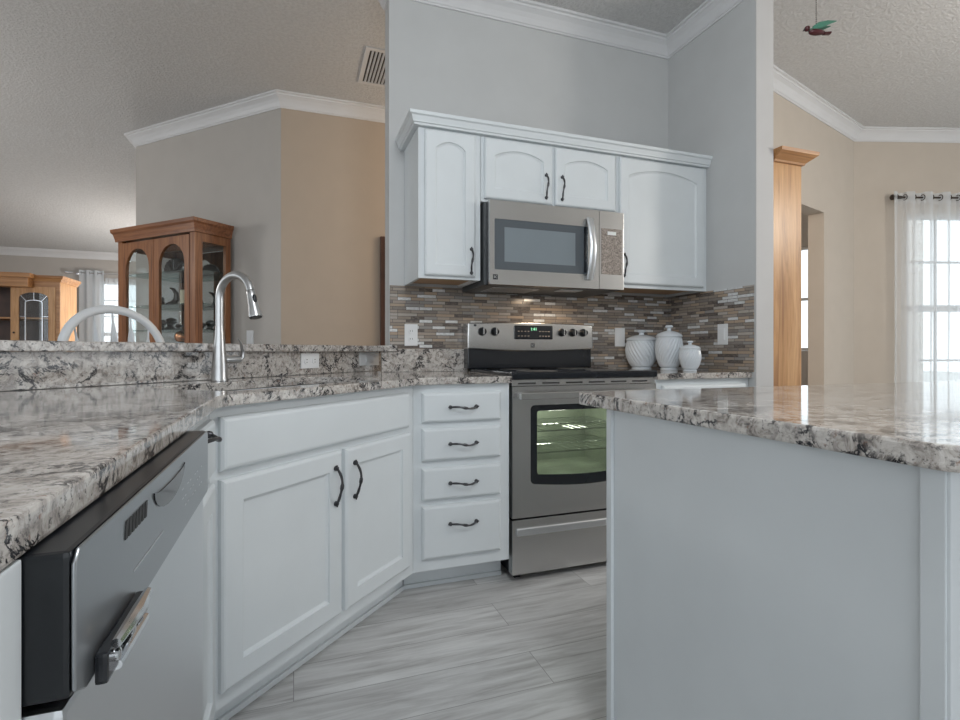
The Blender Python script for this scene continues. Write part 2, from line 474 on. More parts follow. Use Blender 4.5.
# ceiling: flat, sloping down towards the far dining wall
mb = MB(); mb.prism(FOOT+[(-6.6, 5.62)], ZC, ZC+0.08)
mb.prism([(5.62, ZC), (10.1, 2.60), (10.1, 2.68), (5.62, ZC+0.08)], -6.6, -1.2, 'x')
struct(mb, 'ceiling', M['ceiling'])
# range wall with thickness, left end visible
struct(MB().box(0.475, XR+0.0, YW, YW+0.13, 0, ZC), 'wall_back', M['wall_cool'])
struct(MB().box(XR, XR+0.119, 2.09, YW+0.13, 0, ZC), 'wall_return', M['wall_cool'])
struct(MB().box(XR+0.0005, XR+0.119, 2.082, 2.09, 0, ZC), 'wall_return_end', M['wall_end'])
# crown of kitchen, wraps the left end of the wall
struct(MB().sweep(crown_profile(ZC), [(0.475, YW+0.13), (0.475, YW), (XR, YW), (XR, 2.09)]), 'trim_1', M['white_trim'])
# hallway block: diagonal wall and beige wall
C = (-0.092, 4.312)
struct(MB().prism([(-1.365, 5.585), C, (-0.092+0.08, 4.312+0.14), (-1.365+0.1, 5.585+0.1)], 0, ZC), 'wall_diagonal', M['wall_hall'])
struct(MB().box(C[0], 2.4, C[1], C[1]+0.12, 0, ZC), 'wall_hallway', M['wall_beige'])
struct(MB().prism([(-1.365, 5.585), (-1.265, 5.685), (-1.265, 9.9), (-1.365, 9.9)], 0, ZC), 'wall_partition', M['wall_hall'])
struct(MB().sweep(crown_profile(ZC), [(-1.365, 7.0), (-1.365, 5.585), C, (2.4, C[1])]), 'trim_2', M['white_trim'])
# far dining wall with window
FY = 10.0
mb = MB(); wx0, wx1, wz0, wz1 = -2.95, -1.75, 0.55, 2.16
mb.prism([(-6.6, 0), (-1.2, 0), (-1.2, 2.62), (-6.6, 2.62)], FY, FY+0.12, 'y', hole=[(wx0, wz0), (wx1, wz0), (wx1, wz1), (wx0, wz1)])
struct(mb, 'wall_far', M['wall_hall'])
struct(MB().sweep(crown_profile(2.615, 0.115), [(-6.5, FY), (-1.37, FY)]), 'trim_3', M['white_trim'])
mb = MB(); mb.prism([(-1.6, 0), (10.0, 0), (10.0, ZC-0.395), (5.62, ZC), (-1.6, ZC)], -6.6, -6.5, 'x', hole=[(1.6, 0.12), (4.2, 0.12), (4.2, 2.2), (1.6, 2.2)])
struct(mb, 'wall_left', M['wall_end'])
struct(MB().box(0.9, 8.7, -2.72, -2.6, 0, ZC), 'wall_rear', M['wall_cool'])
# nook walls
def W(p, q, u, v, w=0.0):
    """local frame on wall p->q : u along, v out of the room"""
    d = (Vector(q)-Vector(p)).normalized(); return d
P0 = Vector((2.30, 2.556)); K = Vector((4.725, 3.28)); Q0 = Vector((8.5, 2.075))
class WallFrame:
    def __init__(s, p, q):
        s.p = Vector(p); s.q = Vector(q); s.d = (s.q-s.p).normalized(); s.ang = math.atan2(s.d.y, s.d.x); s.L = (s.q-s.p).length
    def place(s, o): o.location = (s.p.x, s.p.y, 0); o.rotation_euler = (0, 0, s.ang); return o
W1 = WallFrame(P0, K); W2 = WallFrame(K, Q0)
u_j = (Vector((4.109, 3.096))-P0).length
mb = MB(); mb.prism([(0.16, 0), (0.75, 0), (0.75, 2.165), (u_j, 2.165), (u_j, 0), (W1.L, 0), (W1.L, ZC), (0.16, ZC)], 0, 0.12, 'y')
o = W1.place(struct(mb, 'wall_nook_left', M['wall_nook']))
u_w0 = (Vector((5.185, 3.133))-K).length; u_w1 = u_w0+1.62; zs, zh = 0.45, 2.27
mb = MB(); mb.prism([(0, 0), (W2.L, 0), (W2.L, ZC), (0, ZC)], 0, 0.14, 'y', hole=[(u_w0, zs), (u_w1, zs), (u_w1, zh), (u_w0, zh)])
W2.place(struct(mb, 'wall_nook_right', M['wall_nook']))
struct(MB().sweep(crown_profile(ZC), [tuple(P0+W1.d*0.17), tuple(K), tuple(Q0)]), 'trim_4', M['white_trim'])
# hall seen through the nook opening
W1.place(struct(MB().box(0.2, 3.3, 1.40, 1.5, 0, ZC), 'wall_side_hall', M['wall_hall']))
W1.place(struct(MB().prism([(0.12, 0), (1.4, 0), (1.4, ZC), (0.12, ZC)], 3.2, 3.3, 'x', hole=[(0.622, 1.03), (1.15, 1.03), (1.15, 2.15), (0.622, 2.15)]), 'wall_side_hall_end', M['wall_hall']))

def window(name, wf_place, x0, x1, z0, z1, cols, rows, depth=0.1, rail=True):
    root = bpy.data.objects.new(name, None); COL.objects.link(root); root.empty_display_size = 0.05
    tag(root, None, None, None, 'structure'); wf_place(root)
    f = MB(); b = 0.045; y0, y1 = 0.03, 0.09
    f.box(x0, x0+b, y0, y1, z0, z1).box(x1-b, x1, y0, y1, z0, z1).box(x0+b, x1-b, y0, y1, z1-b, z1).box(x0+b, x1-b, y0, y1, z0, z0+b)
    zm = (z0+z1)/2 if rail is True else rail
    f.box(x0+b, x1-b, y0-0.005, y1-0.01, zm-0.028, zm+0.028)
    f.build('window_frame', M['white_trim'], root)
    m = MB()
    for i in range(1, cols): 
        x = x0+(x1-x0)*i/cols; m.box(x-0.009, x+0.009, 0.055, 0.07, z0+b, z1-b)
    for (a, c) in ((z0+b, zm-0.028), (zm+0.028, z1-b)):
        for i in range(1, rows):
            z = a+(c-a)*i/rows; m.box(x0+b, x1-b, 0.054, 0.071, z-0.009, z+0.009)
    m.build('window_muntins', M['white_trim'], root)
    MB().box(x0+b, x1-b, 0.061, 0.064, z0+b, z1-b).build('window_pane', M['glass'], root)
    MB().box(x0-0.03, x1+0.03, -0.04, 0.03, z0-0.03, z0, 0.004).build('window_sill', M['white_trim'], root)
    return root
window('window_1', W2.place, u_w0, u_w1, zs, zh, 5, 2, rail=1.412)
def far_place(o): o.location = (0, FY, 0)
window('window_2', far_place, wx0, wx1, wz0, wz1, 4, 3, rail=1.3)
w3 = bpy.data.objects.new('window_3', None); COL.objects.link(w3); tag(w3, None, None, None, 'structure'); W1.place(w3)
MB().box(3.22, 3.27, 0.623, 0.650, 1.031, 2.149).box(3.22, 3.27, 1.12, 1.149, 1.031, 2.149).box(3.22, 3.27, 0.650, 1.12, 2.12, 2.149).box(3.22, 3.27, 0.650, 1.12, 1.031, 1.06).box(3.23, 3.26, 0.650, 1.12, 1.57, 1.60).build('window_frame', M['white_trim'], w3)
MB().box(3.244, 3.247, 0.650, 1.12, 1.06, 2.12).build('window_pane', M['glass'], w3)
# bar half wall
cs = 2.51
def cpt(c, X): return (X, X+c)
bar_wall = [(0.475, 3.0255), (0.475, 3.22), (-0.985, 1.755), (-0.985, -1.6), (-0.851, -1.6), (-0.851, 1.6995)]
struct(MB().prism(bar_wall, 0, 1.0215), 'wall_bar', M['wall_end'])
# outdoors
struct(MB().box(-30, 40, -30, 40, -0.35, -0.3), 'ground', M['grass'])
tag(MB().box(6.80, 6.92, 4.0, 4.12, -0.30, 3.4, 0.01).build('brick_pillar', M['brick_out']), 'pale brick porch pillar seen through the nook window', 'pillar')

# ------------------------------------------------------------------ counters
ZT = 0.914; ZB = 0.884
def arc_pts(cx, cy, r, a0, a1, n=6): return [(cx+r*math.cos(a0+(a1-a0)*i/n), cy+r*math.sin(a0+(a1-a0)*i/n)) for i in range(n+1)]
# sink hole in diagonal frame: s along (1,1)/sqrt2, t along (-1,1)/sqrt2
def st(s, t): return ((s-t)/S2, (s+t)/S2)
def rrect(s0, s1, t0, t1, r):
    pts = []
    for (cx, cy, a) in ((s1-r, t0+r, -PI/2), (s1-r, t1-r, 0), (s0+r, t1-r, PI/2), (s0+r, t0+r, PI)):
        pts += arc_pts(cx, cy, r, a, a+PI/2, 5)
    return pts
t_b, t_f = 2.262/S2, 1.735/S2
hole = [st(s, t) for s, t in rrect(0.99, 1.73, t_f, t_b, 0.07)]
xe = -0.173; c1 = 1.608
outer = [(xe, -1.6), (xe, xe+c1-0.03), (xe+0.02, xe+0.02+c1), (2.105-c1-0.02, 2.105-0.02), (2.105-c1+0.03, 2.105), (0.902, 2.105), (0.902, YW-0.001), (0.474, YW-0.001), (0.474, 0.474+2.509), (-0.848, 1.661), (-0.848, -1.6)]
root = tag(MB().prism(outer, ZB, ZT, 'z', hole=hole, bev=0.004).build('kitchen_countertop', M['granite'], None, False),
    'speckled granite L-shaped countertop around the sink and above the dishwasher', 'countertop')
tag(MB().prism([(1.672, 2.105), (XR-0.001, 2.105), (XR-0.001, YW-0.001), (1.672, YW-0.001)], ZB, ZT, 'z', bev=0.004).build('kitchen_countertop', M['granite']),
    'short granite countertop to the right of the range under the canisters', 'countertop')
# upstands
mb = MB().box(0.432, 0.517, YW-0.03, YW-0.001, ZT+0.001, 1.0215).box(0.517, 0.900, YW-0.03, YW-0.001, ZT+0.001, 1.035)
tag(mb.build('granite_backsplash', M['granite']), 'low granite upstand on the range wall left of the range', 'backsplash')
mb = MB().prism([(0.445, 0.445+cs), (0.474, 0.474+cs+0.003), (0.474, 0.474+cs+0.036), (-0.849, 1.697), (-0.849, -1.6), (-0.82, -1.6), (-0.82, -0.82+cs)], ZT+0.001, 1.0215, 'z', bev=0.001)
tag(mb.build('granite_backsplash', M['granite']), 'granite splash panel behind the sink below the raised bar ledge', 'backsplash')
# raised bar ledge
cl = 2.472
mb = MB().prism([(-0.80, -1.6), (-0.80, -0.80+cl), (0.36, 0.36+cl-0.01), (0.445, YW-0.045), (0.51, YW-0.045), (0.515, YW-0.002), (0.473, YW-0.002), (0.473, 3.52), (-1.20, 1.845), (-1.20, -1.6)], 1.022, 1.053, 'z', bev=0.004)
tag(mb.build('bar_ledge', M['granite']), 'raised granite bar ledge behind the sink and faucet', 'bar counter')
# island
XI, YI = 0.712, 1.2308
mb = MB().prism(arc_pts(XI+0.035, 0.37+0.035, 0.035, PI, 1.5*PI)+[(2.62, 0.37), (2.62, YI)]+arc_pts(XI+0.02, YI-0.02, 0.02, PI/2, PI, 4), ZT-0.032, ZT, 'z', bev=0.005)
tag(mb.build('island_countertop', M['granite'], None, False), 'granite slab topping the kitchen island in the right foreground', 'countertop')
isl = empty('kitchen_island', (0.74, 0.402, 0), 'pale grey painted island base below the granite slab', 'island')
Z1 = ZT-0.033
MB().box(0.004, 1.84, 0.004, 0.716, 0.0, Z1).build('body', M['paint'], isl)
MB().box(-0.004, 0.004, 0.0, 0.028, 0, Z1, 0.002).box(-0.002, 0.030, -0.004, 0.004, 0, Z1, 0.002).build('corner_post', M['paint'], isl)
MB().box(-0.005, 0.004, 0.700, 0.720, 0, Z1, 0.002).build('corner_strip', M['paint'], isl)
MB().box(-0.0085, 0.004, 0.03, 0.698, 0, 0.09, 0.003).build('base_trim', M['paint'], isl)

# ------------------------------------------------------------------ base cabinets
def carcass(root, w, d, z0=0.105, z1=ZB-0.001, toe=0.10, mat=None, mould=True, ta=0.0, tb=0.0):
    m = mat or M['paint']
    b = MB(); T = 0.018
    b.box(0, T, 0.02, d, z0, z1).box(w-T, w, 0.02, d, z0, z1).box(T, w-T, 0.02, d, z0, z0+T).box(T, w-T, d-0.012, d, z0+T, z1)
    b.build('carcass', m, root)
    # face frame solid sheet with top rail
    f = MB(); f.box(0, w, 0, 0.02, z0, z1, 0.001)
    f.build('face_frame', m, root)
    t = MB(); t.box(-ta, w+tb, toe, toe+0.015, 0.0, z0-0.001)
    if mould: t.box(-ta, w+tb, toe-0.010, toe, 0.0, 0.018, 0.003)
    t.build('toe_kick', m, root)

# sink cabinet
sk = empty('sink_base_cabinet', (-0.2, 1.465, 0), 'white diagonal sink cabinet with two doors below a plain false drawer', 'cabinet', PI/4)
Wd = 0.941
carcass(sk, Wd, 0.50, toe=0.085, ta=0.055, tb=0.050)
s_off = 0.894
MB().panel(0.918-s_off, 1.786-s_off, 0.716, 0.855, 0.02, 0, edge=0.008).build('false_drawer_front', M['paint'], sk)
d1 = MB().panel(0.918-s_off, 1.374-s_off, 0.150, 0.694, 0.02, 0.062).build('door', M['paint'], sk)
pull(d1, 1.345-s_off-0.006, -0.02, 0.583, True)
d2 = MB().panel(1.394-s_off, 1.790-s_off, 0.150, 0.694, 0.02, 0.058).build('door', M['paint'], sk)
pull(d2, 1.436-s_off, -0.02, 0.583, True)
# drawer cabinet
dc = empty('drawer_cabinet', (0.466, 2.13, 0), 'white cabinet of four drawers between the sink cabinet and the range', 'cabinet')
carcass(dc, 0.430, 0.60, toe=0.10, ta=0.020)
for (a, b_) in ((0.726, 0.850), (0.566, 0.701), (0.402, 0.535), (0.158, 0.377)):
    dr = MB().panel(0.035, 0.385, a, b_, 0.02, 0, edge=0.007).build('drawer', M['paint'], dc)
    zc = (a+b_)/2+(0.03 if b_-a > 0.2 else 0)
    pull(dr, 0.212, -0.02, zc)
# cabinet right of range
rc = empty('base_cabinet', (1.678, 2.13, 0), 'white base cabinet right of the range below the canisters', 'cabinet')
carcass(rc, 0.590, 0.60)
dr = MB().panel(0.03, 0.56, 0.726, 0.855, 0.02, 0, edge=0.007).build('drawer', M['paint'], rc); pull(dr, 0.295, -0.02, 0.79)
dd = MB().panel(0.03, 0.56, 0.135, 0.70, 0.02, 0.058).build('door', M['paint'], rc); pull(dd, 0.07, -0.02, 0.60, True)
# narrow peninsula cabinet between dishwasher and sink corner (face to +X)
nc = empty('narrow_base_cabinet', (-0.2, 1.046, 0), 'narrow white cabinet between the dishwasher and the sink corner', 'cabinet', PI/2)
carcass(nc, 0.414, 0.60)
dr = MB().panel(0.02, 0.385, 0.726, 0.855, 0.02, 0, edge=0.007).build('drawer', M['paint'], nc); pull(dr, 0.190, -0.02, 0.838)
dd = MB().panel(0.02, 0.385, 0.135, 0.70, 0.02, 0.058).build('door', M['paint'], nc)
# near peninsula cabinet
pc = empty('end_base_cabinet', (-0.194, -0.90, 0), 'white base cabinet in the near left corner beside the dishwasher', 'cabinet', PI/2)
carcass(pc, 1.3395, 0.60)
MB().box(1.310, 1.3395, -0.020, -0.0005, 0.105, 0.882, 0.002).build('end_panel', M['paint'], pc)
dr = MB().panel(0.50, 1.305, 0.726, 0.855, 0.02, 0, edge=0.007).build('drawer', M['paint'], pc); pull(dr, 0.85, -0.02, 0.79)
dd = MB().panel(0.50, 1.305, 0.135, 0.70, 0.02, 0.058).build('door', M['paint'], pc); pull(dd, 0.56, -0.02, 0.60, True)

# ------------------------------------------------------------------ upper cabinets
def upper(x0, x1, z0, z1, doors, label, rise, pulls):
    r = empty('wall_cabinet', (x0, 2.43, 0), label, 'cabinet')
    w = x1-x0; T = 0.016
    b = MB(); b.box(0, T, 0.0, 0.329, z0, z1).box(w-T, w, 0.0, 0.329, z0, z1).box(T, w-T, 0.0, 0.329, z1-T, z1).box(T, w-T, 0.317, 0.329, z0+0.02, z1-T)
    b.box(T, w-T, 0, 0.02, z0, z1-T)
    b.build('body', M['paint'], r)
    MB().box(T, w-T, 0.021, 0.316, z0+0.014, z0+0.026).build('bottom_panel', M['under_oak'], r)
    for (a, c, za, zb), pl in zip(doors, pulls):
        d = MB().panel(a-x0, c-x0, za, zb, 0.02, 0.052, rise, 0.010).build('door', M['paint'], r)
        if pl: pull(d, pl[0]-x0, -0.02, pl[1], True)
    return r
upper(0.556, 0.868, 1.372, 2.088, [(0.584, 0.838, 1.386, 2.079)], 'tall white wall cabinet left of the microwave with arched door panel', 0.035, [(0.815, 1.462)])
upper(0.870, 1.650, 1.764, 2.088, [(0.886, 1.258, 1.778, 2.079), (1.276, 1.640, 1.778, 2.079)], 'white two-door wall cabinet directly above the microwave', 0.035, [(1.220, 1.868), (1.312, 1.868)])
upper(1.652, XR-0.002, 1.372, 2.088, [(1.668, 2.238, 1.392, 2.079)], 'white wall cabinet right of the microwave above the canisters', 0.045, [(1.690, 1.492)])
prof = [(0, 2.085), (0.024, 2.085), (0.026, 2.094), (0.032, 2.096), (0.034, 2.104), (0.040, 2.122), (0.048, 2.128), (0.050, 2.142), (0, 2.142)]
prof = [(o, z+0.0035) for o, z in prof]
tag(MB().sweep(prof, [(0.556, YW-0.002), (0.556, 2.43), (XR-0.002, 2.43)]).box(0.560, XR-0.004, 2.434, YW-0.003, 2.0895, 2.10).build('cabinet_crown', M['paint']),
    'white crown moulding running along the tops of the wall cabinets', 'moulding')

# ------------------------------------------------------------------ mosaic backsplash
tag(MB().box(0.478, 0.905, YW-0.010, YW-0.0008, 1.036, 1.371).box(0.905, 1.672, YW-0.010, YW-0.0008, 0.90, 1.371).box(1.672, XR-0.011, YW-0.010, YW-0.0008, ZT+0.001, 1.371).build('tile_backsplash', M['mosaic']),
    'brown and grey mosaic tile behind the range', 'backsplash')
tag(MB().box(XR-0.010, XR-0.0008, 2.094, YW-0.0008, ZT+0.001, 1.371).build('tile_backsplash', M['mosaic']),
    'grey mosaic tile on the side wall behind the small canister', 'backsplash')

# ------------------------------------------------------------------ outlets
def outlet(name, loc, rz, label, kind='duplex', horizontal=False, w=0.07, h=0.115):
    r = empty(name, loc, label, 'outlet' if kind == 'duplex' else 'switch', rz)
    if horizontal: w, h = h, w
    MB().box(-w/2, w/2, -0.006, 0, -h/2, h/2, 0.002).build('cover_plate', M['plastic'], r)
    if kind == 'duplex':
        for e in (-1, 1):
            cx, cz = (e*0.026, 0) if horizontal else (0, e*0.021)
            f = MB().lathe([(0.0155, 0), (0.0155, 0.0035), (0.014, 0.004)], (cx, -0.006, cz), 16, axis='y').build('socket', M['plastic'], r)
            s = MB()
            for q in (-1, 1):
                if horizontal: s.box(cx-0.004, cx+0.004, -0.0108, -0.0098, cz+q*0.006-0.001, cz+q*0.006+0.001)
                else: s.box(cx+q*0.006-0.001, cx+q*0.006+0.001, -0.0108, -0.0098, cz-0.004, cz+0.004)
            s.build('slots', M['slot'], f)
    else:
        a, c = (0.022, 0.013) if not horizontal else (0.033, 0.016)
        if not horizontal: a, c = 0.016, 0.033
        MB().box(-a, a, -0.010, -0.006, -c, c, 0.0015).build('rocker', M['plastic'], r)
    return r
outlet('power_outlet', (0.590, YW-0.0102, 1.110), 0, 'white outlet on the mosaic tile left of the range')
outlet('light_switch', (1.896, YW-0.0102, 1.110), 0, 'white switch plate on the mosaic between range and canisters', 'switch')
outlet('light_switch', (XR-0.0102, 2.295, 1.118), PI/2+PI, 'white blank switch plate on the side wall mosaic near the pillar', 'switch')
q = Vector((1, 1, 0)).normalized()
def on_splash(x_c, z): # point on diag splash face
    return (x_c, x_c+cs-0.0006, z)
outlet('power_outlet', on_splash(0.070, 0.978), PI/4, 'white sideways outlet below the bar ledge right of the faucet', 'duplex', True)
outlet('light_switch', on_splash(0.388, 0.982), PI/4, 'white sideways switch below the bar ledge near the range wall', 'switch', True, 0.072, 0.165)
outlet('light_switch', (-0.325-0.0006, 4.545-0.0006, 1.13), -PI/4, 'pale switch on the grey-beige hallway wall right of the curio cabinet', 'switch', False, 0.075, 0.12)

# ------------------------------------------------------------------ range
rg = empty('range', (0.908, 2.12, 0), 'stainless steel electric range with black glass cooktop', 'stove')
RW = 0.764
b = MB(); b.box(0.0, RW, 0.0, 0.60, 0.906, 0.928, 0.008, 3).box(-0.004, RW+0.004, -0.008, 0.03, 0.898, 0.931, 0.010, 3)
ck = b.build('cooktop', M['black_gloss'], rg, True)
for (x, y, r) in ((0.20, 0.17, 0.10), (0.56, 0.17, 0.08), (0.20, 0.43, 0.08), (0.56, 0.43, 0.10)):
    MB().lathe([(r, 0), (r, 0.0006), (r-0.004, 0.0008)], (x, y, 0.928), 32).build('burner_ring', M['dark_plastic'], ck)
# backguard
bg = MB().box(-0.028, RW-0.03, 0.545, 0.628, 0.929, 1.04, 0.006).build('backguard', M['black_gloss'], rg)
# stainless fascia with curved lower edge
pts = [(-0.012+0.018, 1.055)]
n = 16
low = [(0.006+(RW-0.018)*i/n, 1.045-0.014*math.sin(PI*i/n)*0-0.0) for i in range(n+1)]
low = [(-0.032+(RW+0.010)*i/n, 1.036-0.014*math.sin(PI*i/n)) for i in range(n+1)]
top = [(-0.030+(RW+0.006)*(1-i/n), 1.176+0.008*math.sin(PI*i/n)) for i in range(n+1)]
MB().prism(low+top, 0.535, 0.628, 'y', bev=0.008, seg=3).build('control_fascia', M['steel'], rg, True)
mk = MB()
for x in (0.051, 0.124, 0.535, 0.605, 0.674):
    k = MB().lathe([(0.023, 0), (0.023, 0.008), (0.020, 0.012), (0.018, 0.026), (0.016, 0.028)], (x, 0.5355, 1.130), 24, axis='y').build('knob', M['black'], rg, True)
    MB().box(x-0.003, x+0.003, 0.502, 0.5075, 1.113, 1.147, 0.001).build('knob_grip', M['steel'], k)
dsp = MB().box(0.240, 0.474, 0.531, 0.5352, 1.090, 1.166, 0.006).build('display_panel', M['black_gloss'], rg)
dm = MB()
for i in range(4):
    for j in range(2):
        for e in (0, 1): dm.box((0.260+i*0.020) if not e else (0.392+i*0.018), (0.270+i*0.020) if not e else (0.401+i*0.018), 0.5302, 0.5309, 1.106+j*0.026, 1.110+j*0.026)
dm.build('button_marks', M['keypad'], dsp)
def text_part(s, size, loc, mat, parent, name):
    cu = bpy.data.curves.new('t', 'FONT'); cu.body = s; cu.size = size; cu.extrude = 0.0003; cu.align_x = 'CENTER'; cu.align_y = 'CENTER'
    o = bpy.data.objects.new('t', cu); COL.objects.link(o)
    dg = bpy.context.evaluated_depsgraph_get(); me = bpy.data.meshes.new_from_object(o.evaluated_get(dg))
    bpy.data.objects.remove(o)
    me.transform(Matrix.Translation(loc) @ Matrix.Rotation(PI/2, 4, 'X'))
    me.materials.clear(); me.materials.append(mat)
    p = bpy.data.objects.new(name, me); COL.objects.link(p); p.parent = parent; return p
text_part('1:41', 0.024, (0.357, 0.5303, 1.146), M['digits'], dsp, 'clock_digits')
def badge(parent, x, y, z, s):
    bd = MB().box(x-s/2, x+s/2, y-0.001, y, z-s/2, z+s/2).build('emblem', M['black'], parent)
    m = MB(); m.box(x-s*0.34, x-s*0.20, y-0.0016, y-0.0011, z-s*0.32, z+s*0.32)
    m.prism([(x-s*0.16, z), (x+s*0.18, z+s*0.34), (x+s*0.34, z+s*0.30), (x+0.0*s, z), (x+s*0.34, z-s*0.30), (x+s*0.18, z-s*0.34)], y-0.0016, y-0.0011, 'y')
    m.build('emblem_mark', M['chrome'], bd)
badge(rg, 0.352, 0.5345, 1.056, 0.022)
MB().box(0.004, 0.018, 0.5335, 0.535, 1.158, 1.168).build('energy_mark', M['black'], rg)
# vent trim strip under cooktop with slots
v = MB().box(0.0, RW, 0.005, 0.045, 0.868, 0.897, 0.003).build('vent_trim', M['steel'], rg)
sl = MB()
for i in range(6): sl.box(0.03+i*0.12, 0.115+i*0.12, 0.0035, 0.0052, 0.876, 0.883)
sl.build('vent_slots', M['slot'], v)
# oven door frame with rounded window
def rr(x0, x1, z0, z1, r, n=5):
    p = []
    for (cx, cz, a) in ((x1-r, z0+r, -PI/2), (x1-r, z1-r, 0), (x0+r, z1-r, PI/2), (x0+r, z0+r, PI)): p += arc_pts(cx, cz, r, a, a+PI/2, n)
    return p
def bow(x0, x1, z0, z1, r, dz):  # rounded rect with bowed lower edge
    p = rr(x0, x1, z0, z1, r); o = []
    for (x, z) in p:
        f = (x-x0)/(x1-x0)
        o.append((x, z-dz*math.sin(PI*f) if z < (z0+z1)/2 else z))
    lower = [(x0+(x1-x0)*i/10, z0-dz*math.sin(PI*i/10)) for i in range(1, 10) if r < (x1-x0)*i/10 < (x1-x0)-r]
    return [lower[0]]*0+lower+o
hole_o = bow(0.088, RW-0.088, 0.430, 0.782, 0.02, 0.022)
dr = MB().prism([(0.0, 0.283), (RW, 0.283), (RW, 0.866), (0.0, 0.866)], 0.0, 0.044, 'y', hole=hole_o, bev=0.0).build('oven_door', M['steel'], rg)
MB().prism(bow(0.0885, RW-0.0885, 0.4305, 0.7815, 0.02, 0.0215), 0.004, 0.010, 'y', hole=bow(0.122, RW-0.122, 0.470, 0.755, 0.012, 0.014)).build('window_border', M['black_gloss'], dr)
MB().prism(bow(0.1225, RW-0.1225, 0.4705, 0.7545, 0.012, 0.0135), 0.005, 0.009, 'y').build('oven_glass', M['oven_glass'], dr)
cav = MB(); cx0, cx1, cz0, cz1, cy0, cy1 = 0.10, RW-0.10, 0.44, 0.78, 0.046, 0.44
# oven body gets a bright lined cavity pushed in front of the black body
# racks seen through glass
hb = MB().box(0.016, RW-0.016, -0.055, -0.034, 0.812, 0.842, 0.008, 3)
for x in (0.03, RW-0.03-0.03): hb.box(x, x+0.03, -0.036, 0.002, 0.814, 0.840, 0.003)
hb.build('handle', M['steel'], dr, True)
dw = MB().box(0.0, RW, 0.0, 0.044, 0.032, 0.275, 0.004).build('storage_drawer', M['steel'], rg)
MB().box(0.018, RW-0.018, -0.013, 0.002, 0.205, 0.240, 0.010, 3).build('drawer_lip', M['steel_dw'], dw, True)
for x in (0.03, RW-0.05):
    for y in (0.05, 0.52): MB().box(x, x+0.03, y, y+0.04, 0.0, 0.03).build('foot', M['black'], rg)
nb = MB()
nb.box(0.006, 0.095, 0.045, 0.62, 0.03, 0.905).box(RW-0.095, RW-0.006, 0.045, 0.62, 0.03, 0.905).box(0.095, RW-0.095, 0.045, 0.62, 0.03, 0.415).box(0.095, RW-0.095, 0.045, 0.62, 0.80, 0.905).box(0.095, RW-0.095, 0.50, 0.62, 0.415, 0.80)
nb.build('body', M['black'], rg)
ln = MB(); a0, a1, zz0, zz1 = 0.0965, RW-0.0965, 0.4165, 0.7985
ln.box(a0, a0+0.004, 0.05, 0.498, zz0, zz1).box(a1-0.004, a1, 0.05, 0.498, zz0, zz1).box(a0, a1, 0.05, 0.498, zz0, zz0+0.004).box(a0, a1, 0.05, 0.498, zz1-0.004, zz1).box(a0, a1, 0.494, 0.498, zz0, zz1)
cavity = ln.build('oven_cavity', M['oven_inside'], rg)
for z in (0.555, 0.655):
    r_ = MB()
    for i in range(15): r_.tube([(0.11+i*0.039, 0.07, z), (0.11+i*0.039, 0.47, z)], 0.0018, 5)
    for y in (0.07, 0.27, 0.47): r_.tube([(0.103, y, z-0.003), (RW-0.103, y, z-0.003)], 0.003, 5)
    r_.build('oven_rack', M['chrome'], rg)
ovl = bpy.data.lights.new('oven_lamp', 'POINT'); ovl.energy = 1.2; ovl.color = (1.0, 1.0, 0.90); ovl.shadow_soft_size = 0.05
ol = bpy.data.objects.new('oven_lamp', ovl); COL.objects.link(ol); ol.location = (0.908+0.38, 2.12+0.30, 0.77)

# ------------------------------------------------------------------ microwave
mw = empty('microwave', (0.889, 2.355, 1.348), 'stainless over-the-range microwave with smoked glass door', 'microwave')
MW, MH = 0.762, 0.408
MB().box(0.002, MW-0.002, 0.025, 0.392, 0.008, MH, 0.003).build('body', M['dark_plastic'], mw)
dx = 0.610
dr = MB().prism([(0.0, 0.0), (dx, 0.0), (dx, MH), (0.0, MH)], 0.0, 0.024, 'y', hole=rr(0.026, 0.545, 0.072, 0.318, 0.004, 2)).build('door', M['steel'], mw)
MB().prism(rr(0.0265, 0.5445, 0.0725, 0.3175, 0.004, 2), 0.0015, 0.008, 'y').build('door_window', M['micro_glass'], dr)
MB().box(0.078, 0.470, 0.0005, 0.0014, 0.112, 0.280).build('mesh_window', M['micro_screen'], dr)
h = MB(); pts = []; n = 14
for i in range(n+1):
    f = i/n; pts.append((0.548, -0.010-0.038*math.sin(PI*f), 0.045+0.315*f))
h.tube(pts, 0.015, 10, squash=(1.35, 0.5)); h.build('handle', M['steel_dw'], dr, True)
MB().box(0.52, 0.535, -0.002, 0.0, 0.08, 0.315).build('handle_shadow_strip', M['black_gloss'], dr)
badge(dr, 0.030, 0.0, 0.035, 0.024)
cp = MB().box(dx+0.002, MW, 0.0, 0.024, 0.0, MH, 0.002).build('control_panel', M['steel'], mw)
kp = MB().box(dx+0.014, MW-0.014, -0.0015, 0.0, 0.078, 0.318).build('keypad', M['keypad'], cp)
MB().box(dx+0.05, MW-0.05, -0.0025, -0.0016, 0.285, 0.303).build('display', M['lens'], kp)
u = MB().box(0.004, MW-0.004, 0.027, 0.390, -0.0005, 0.0075).build('underside', M['black'], mw)
MB().box(0.43, 0.56, 0.08, 0.16, -0.004, -0.001).build('lamp_lens', M['lens'], u)
gr = MB()
for i in range(12): gr.box(0.06+i*0.022, 0.074+i*0.022, 0.10, 0.30, -0.003, -0.001)
gr.build('grease_filter', M['steel_dw'], u)
MB().box(-0.012, 0.002, 0.04, 0.392, 0.0, MH-0.004).build('side_filler', M['dark_plastic'], mw)

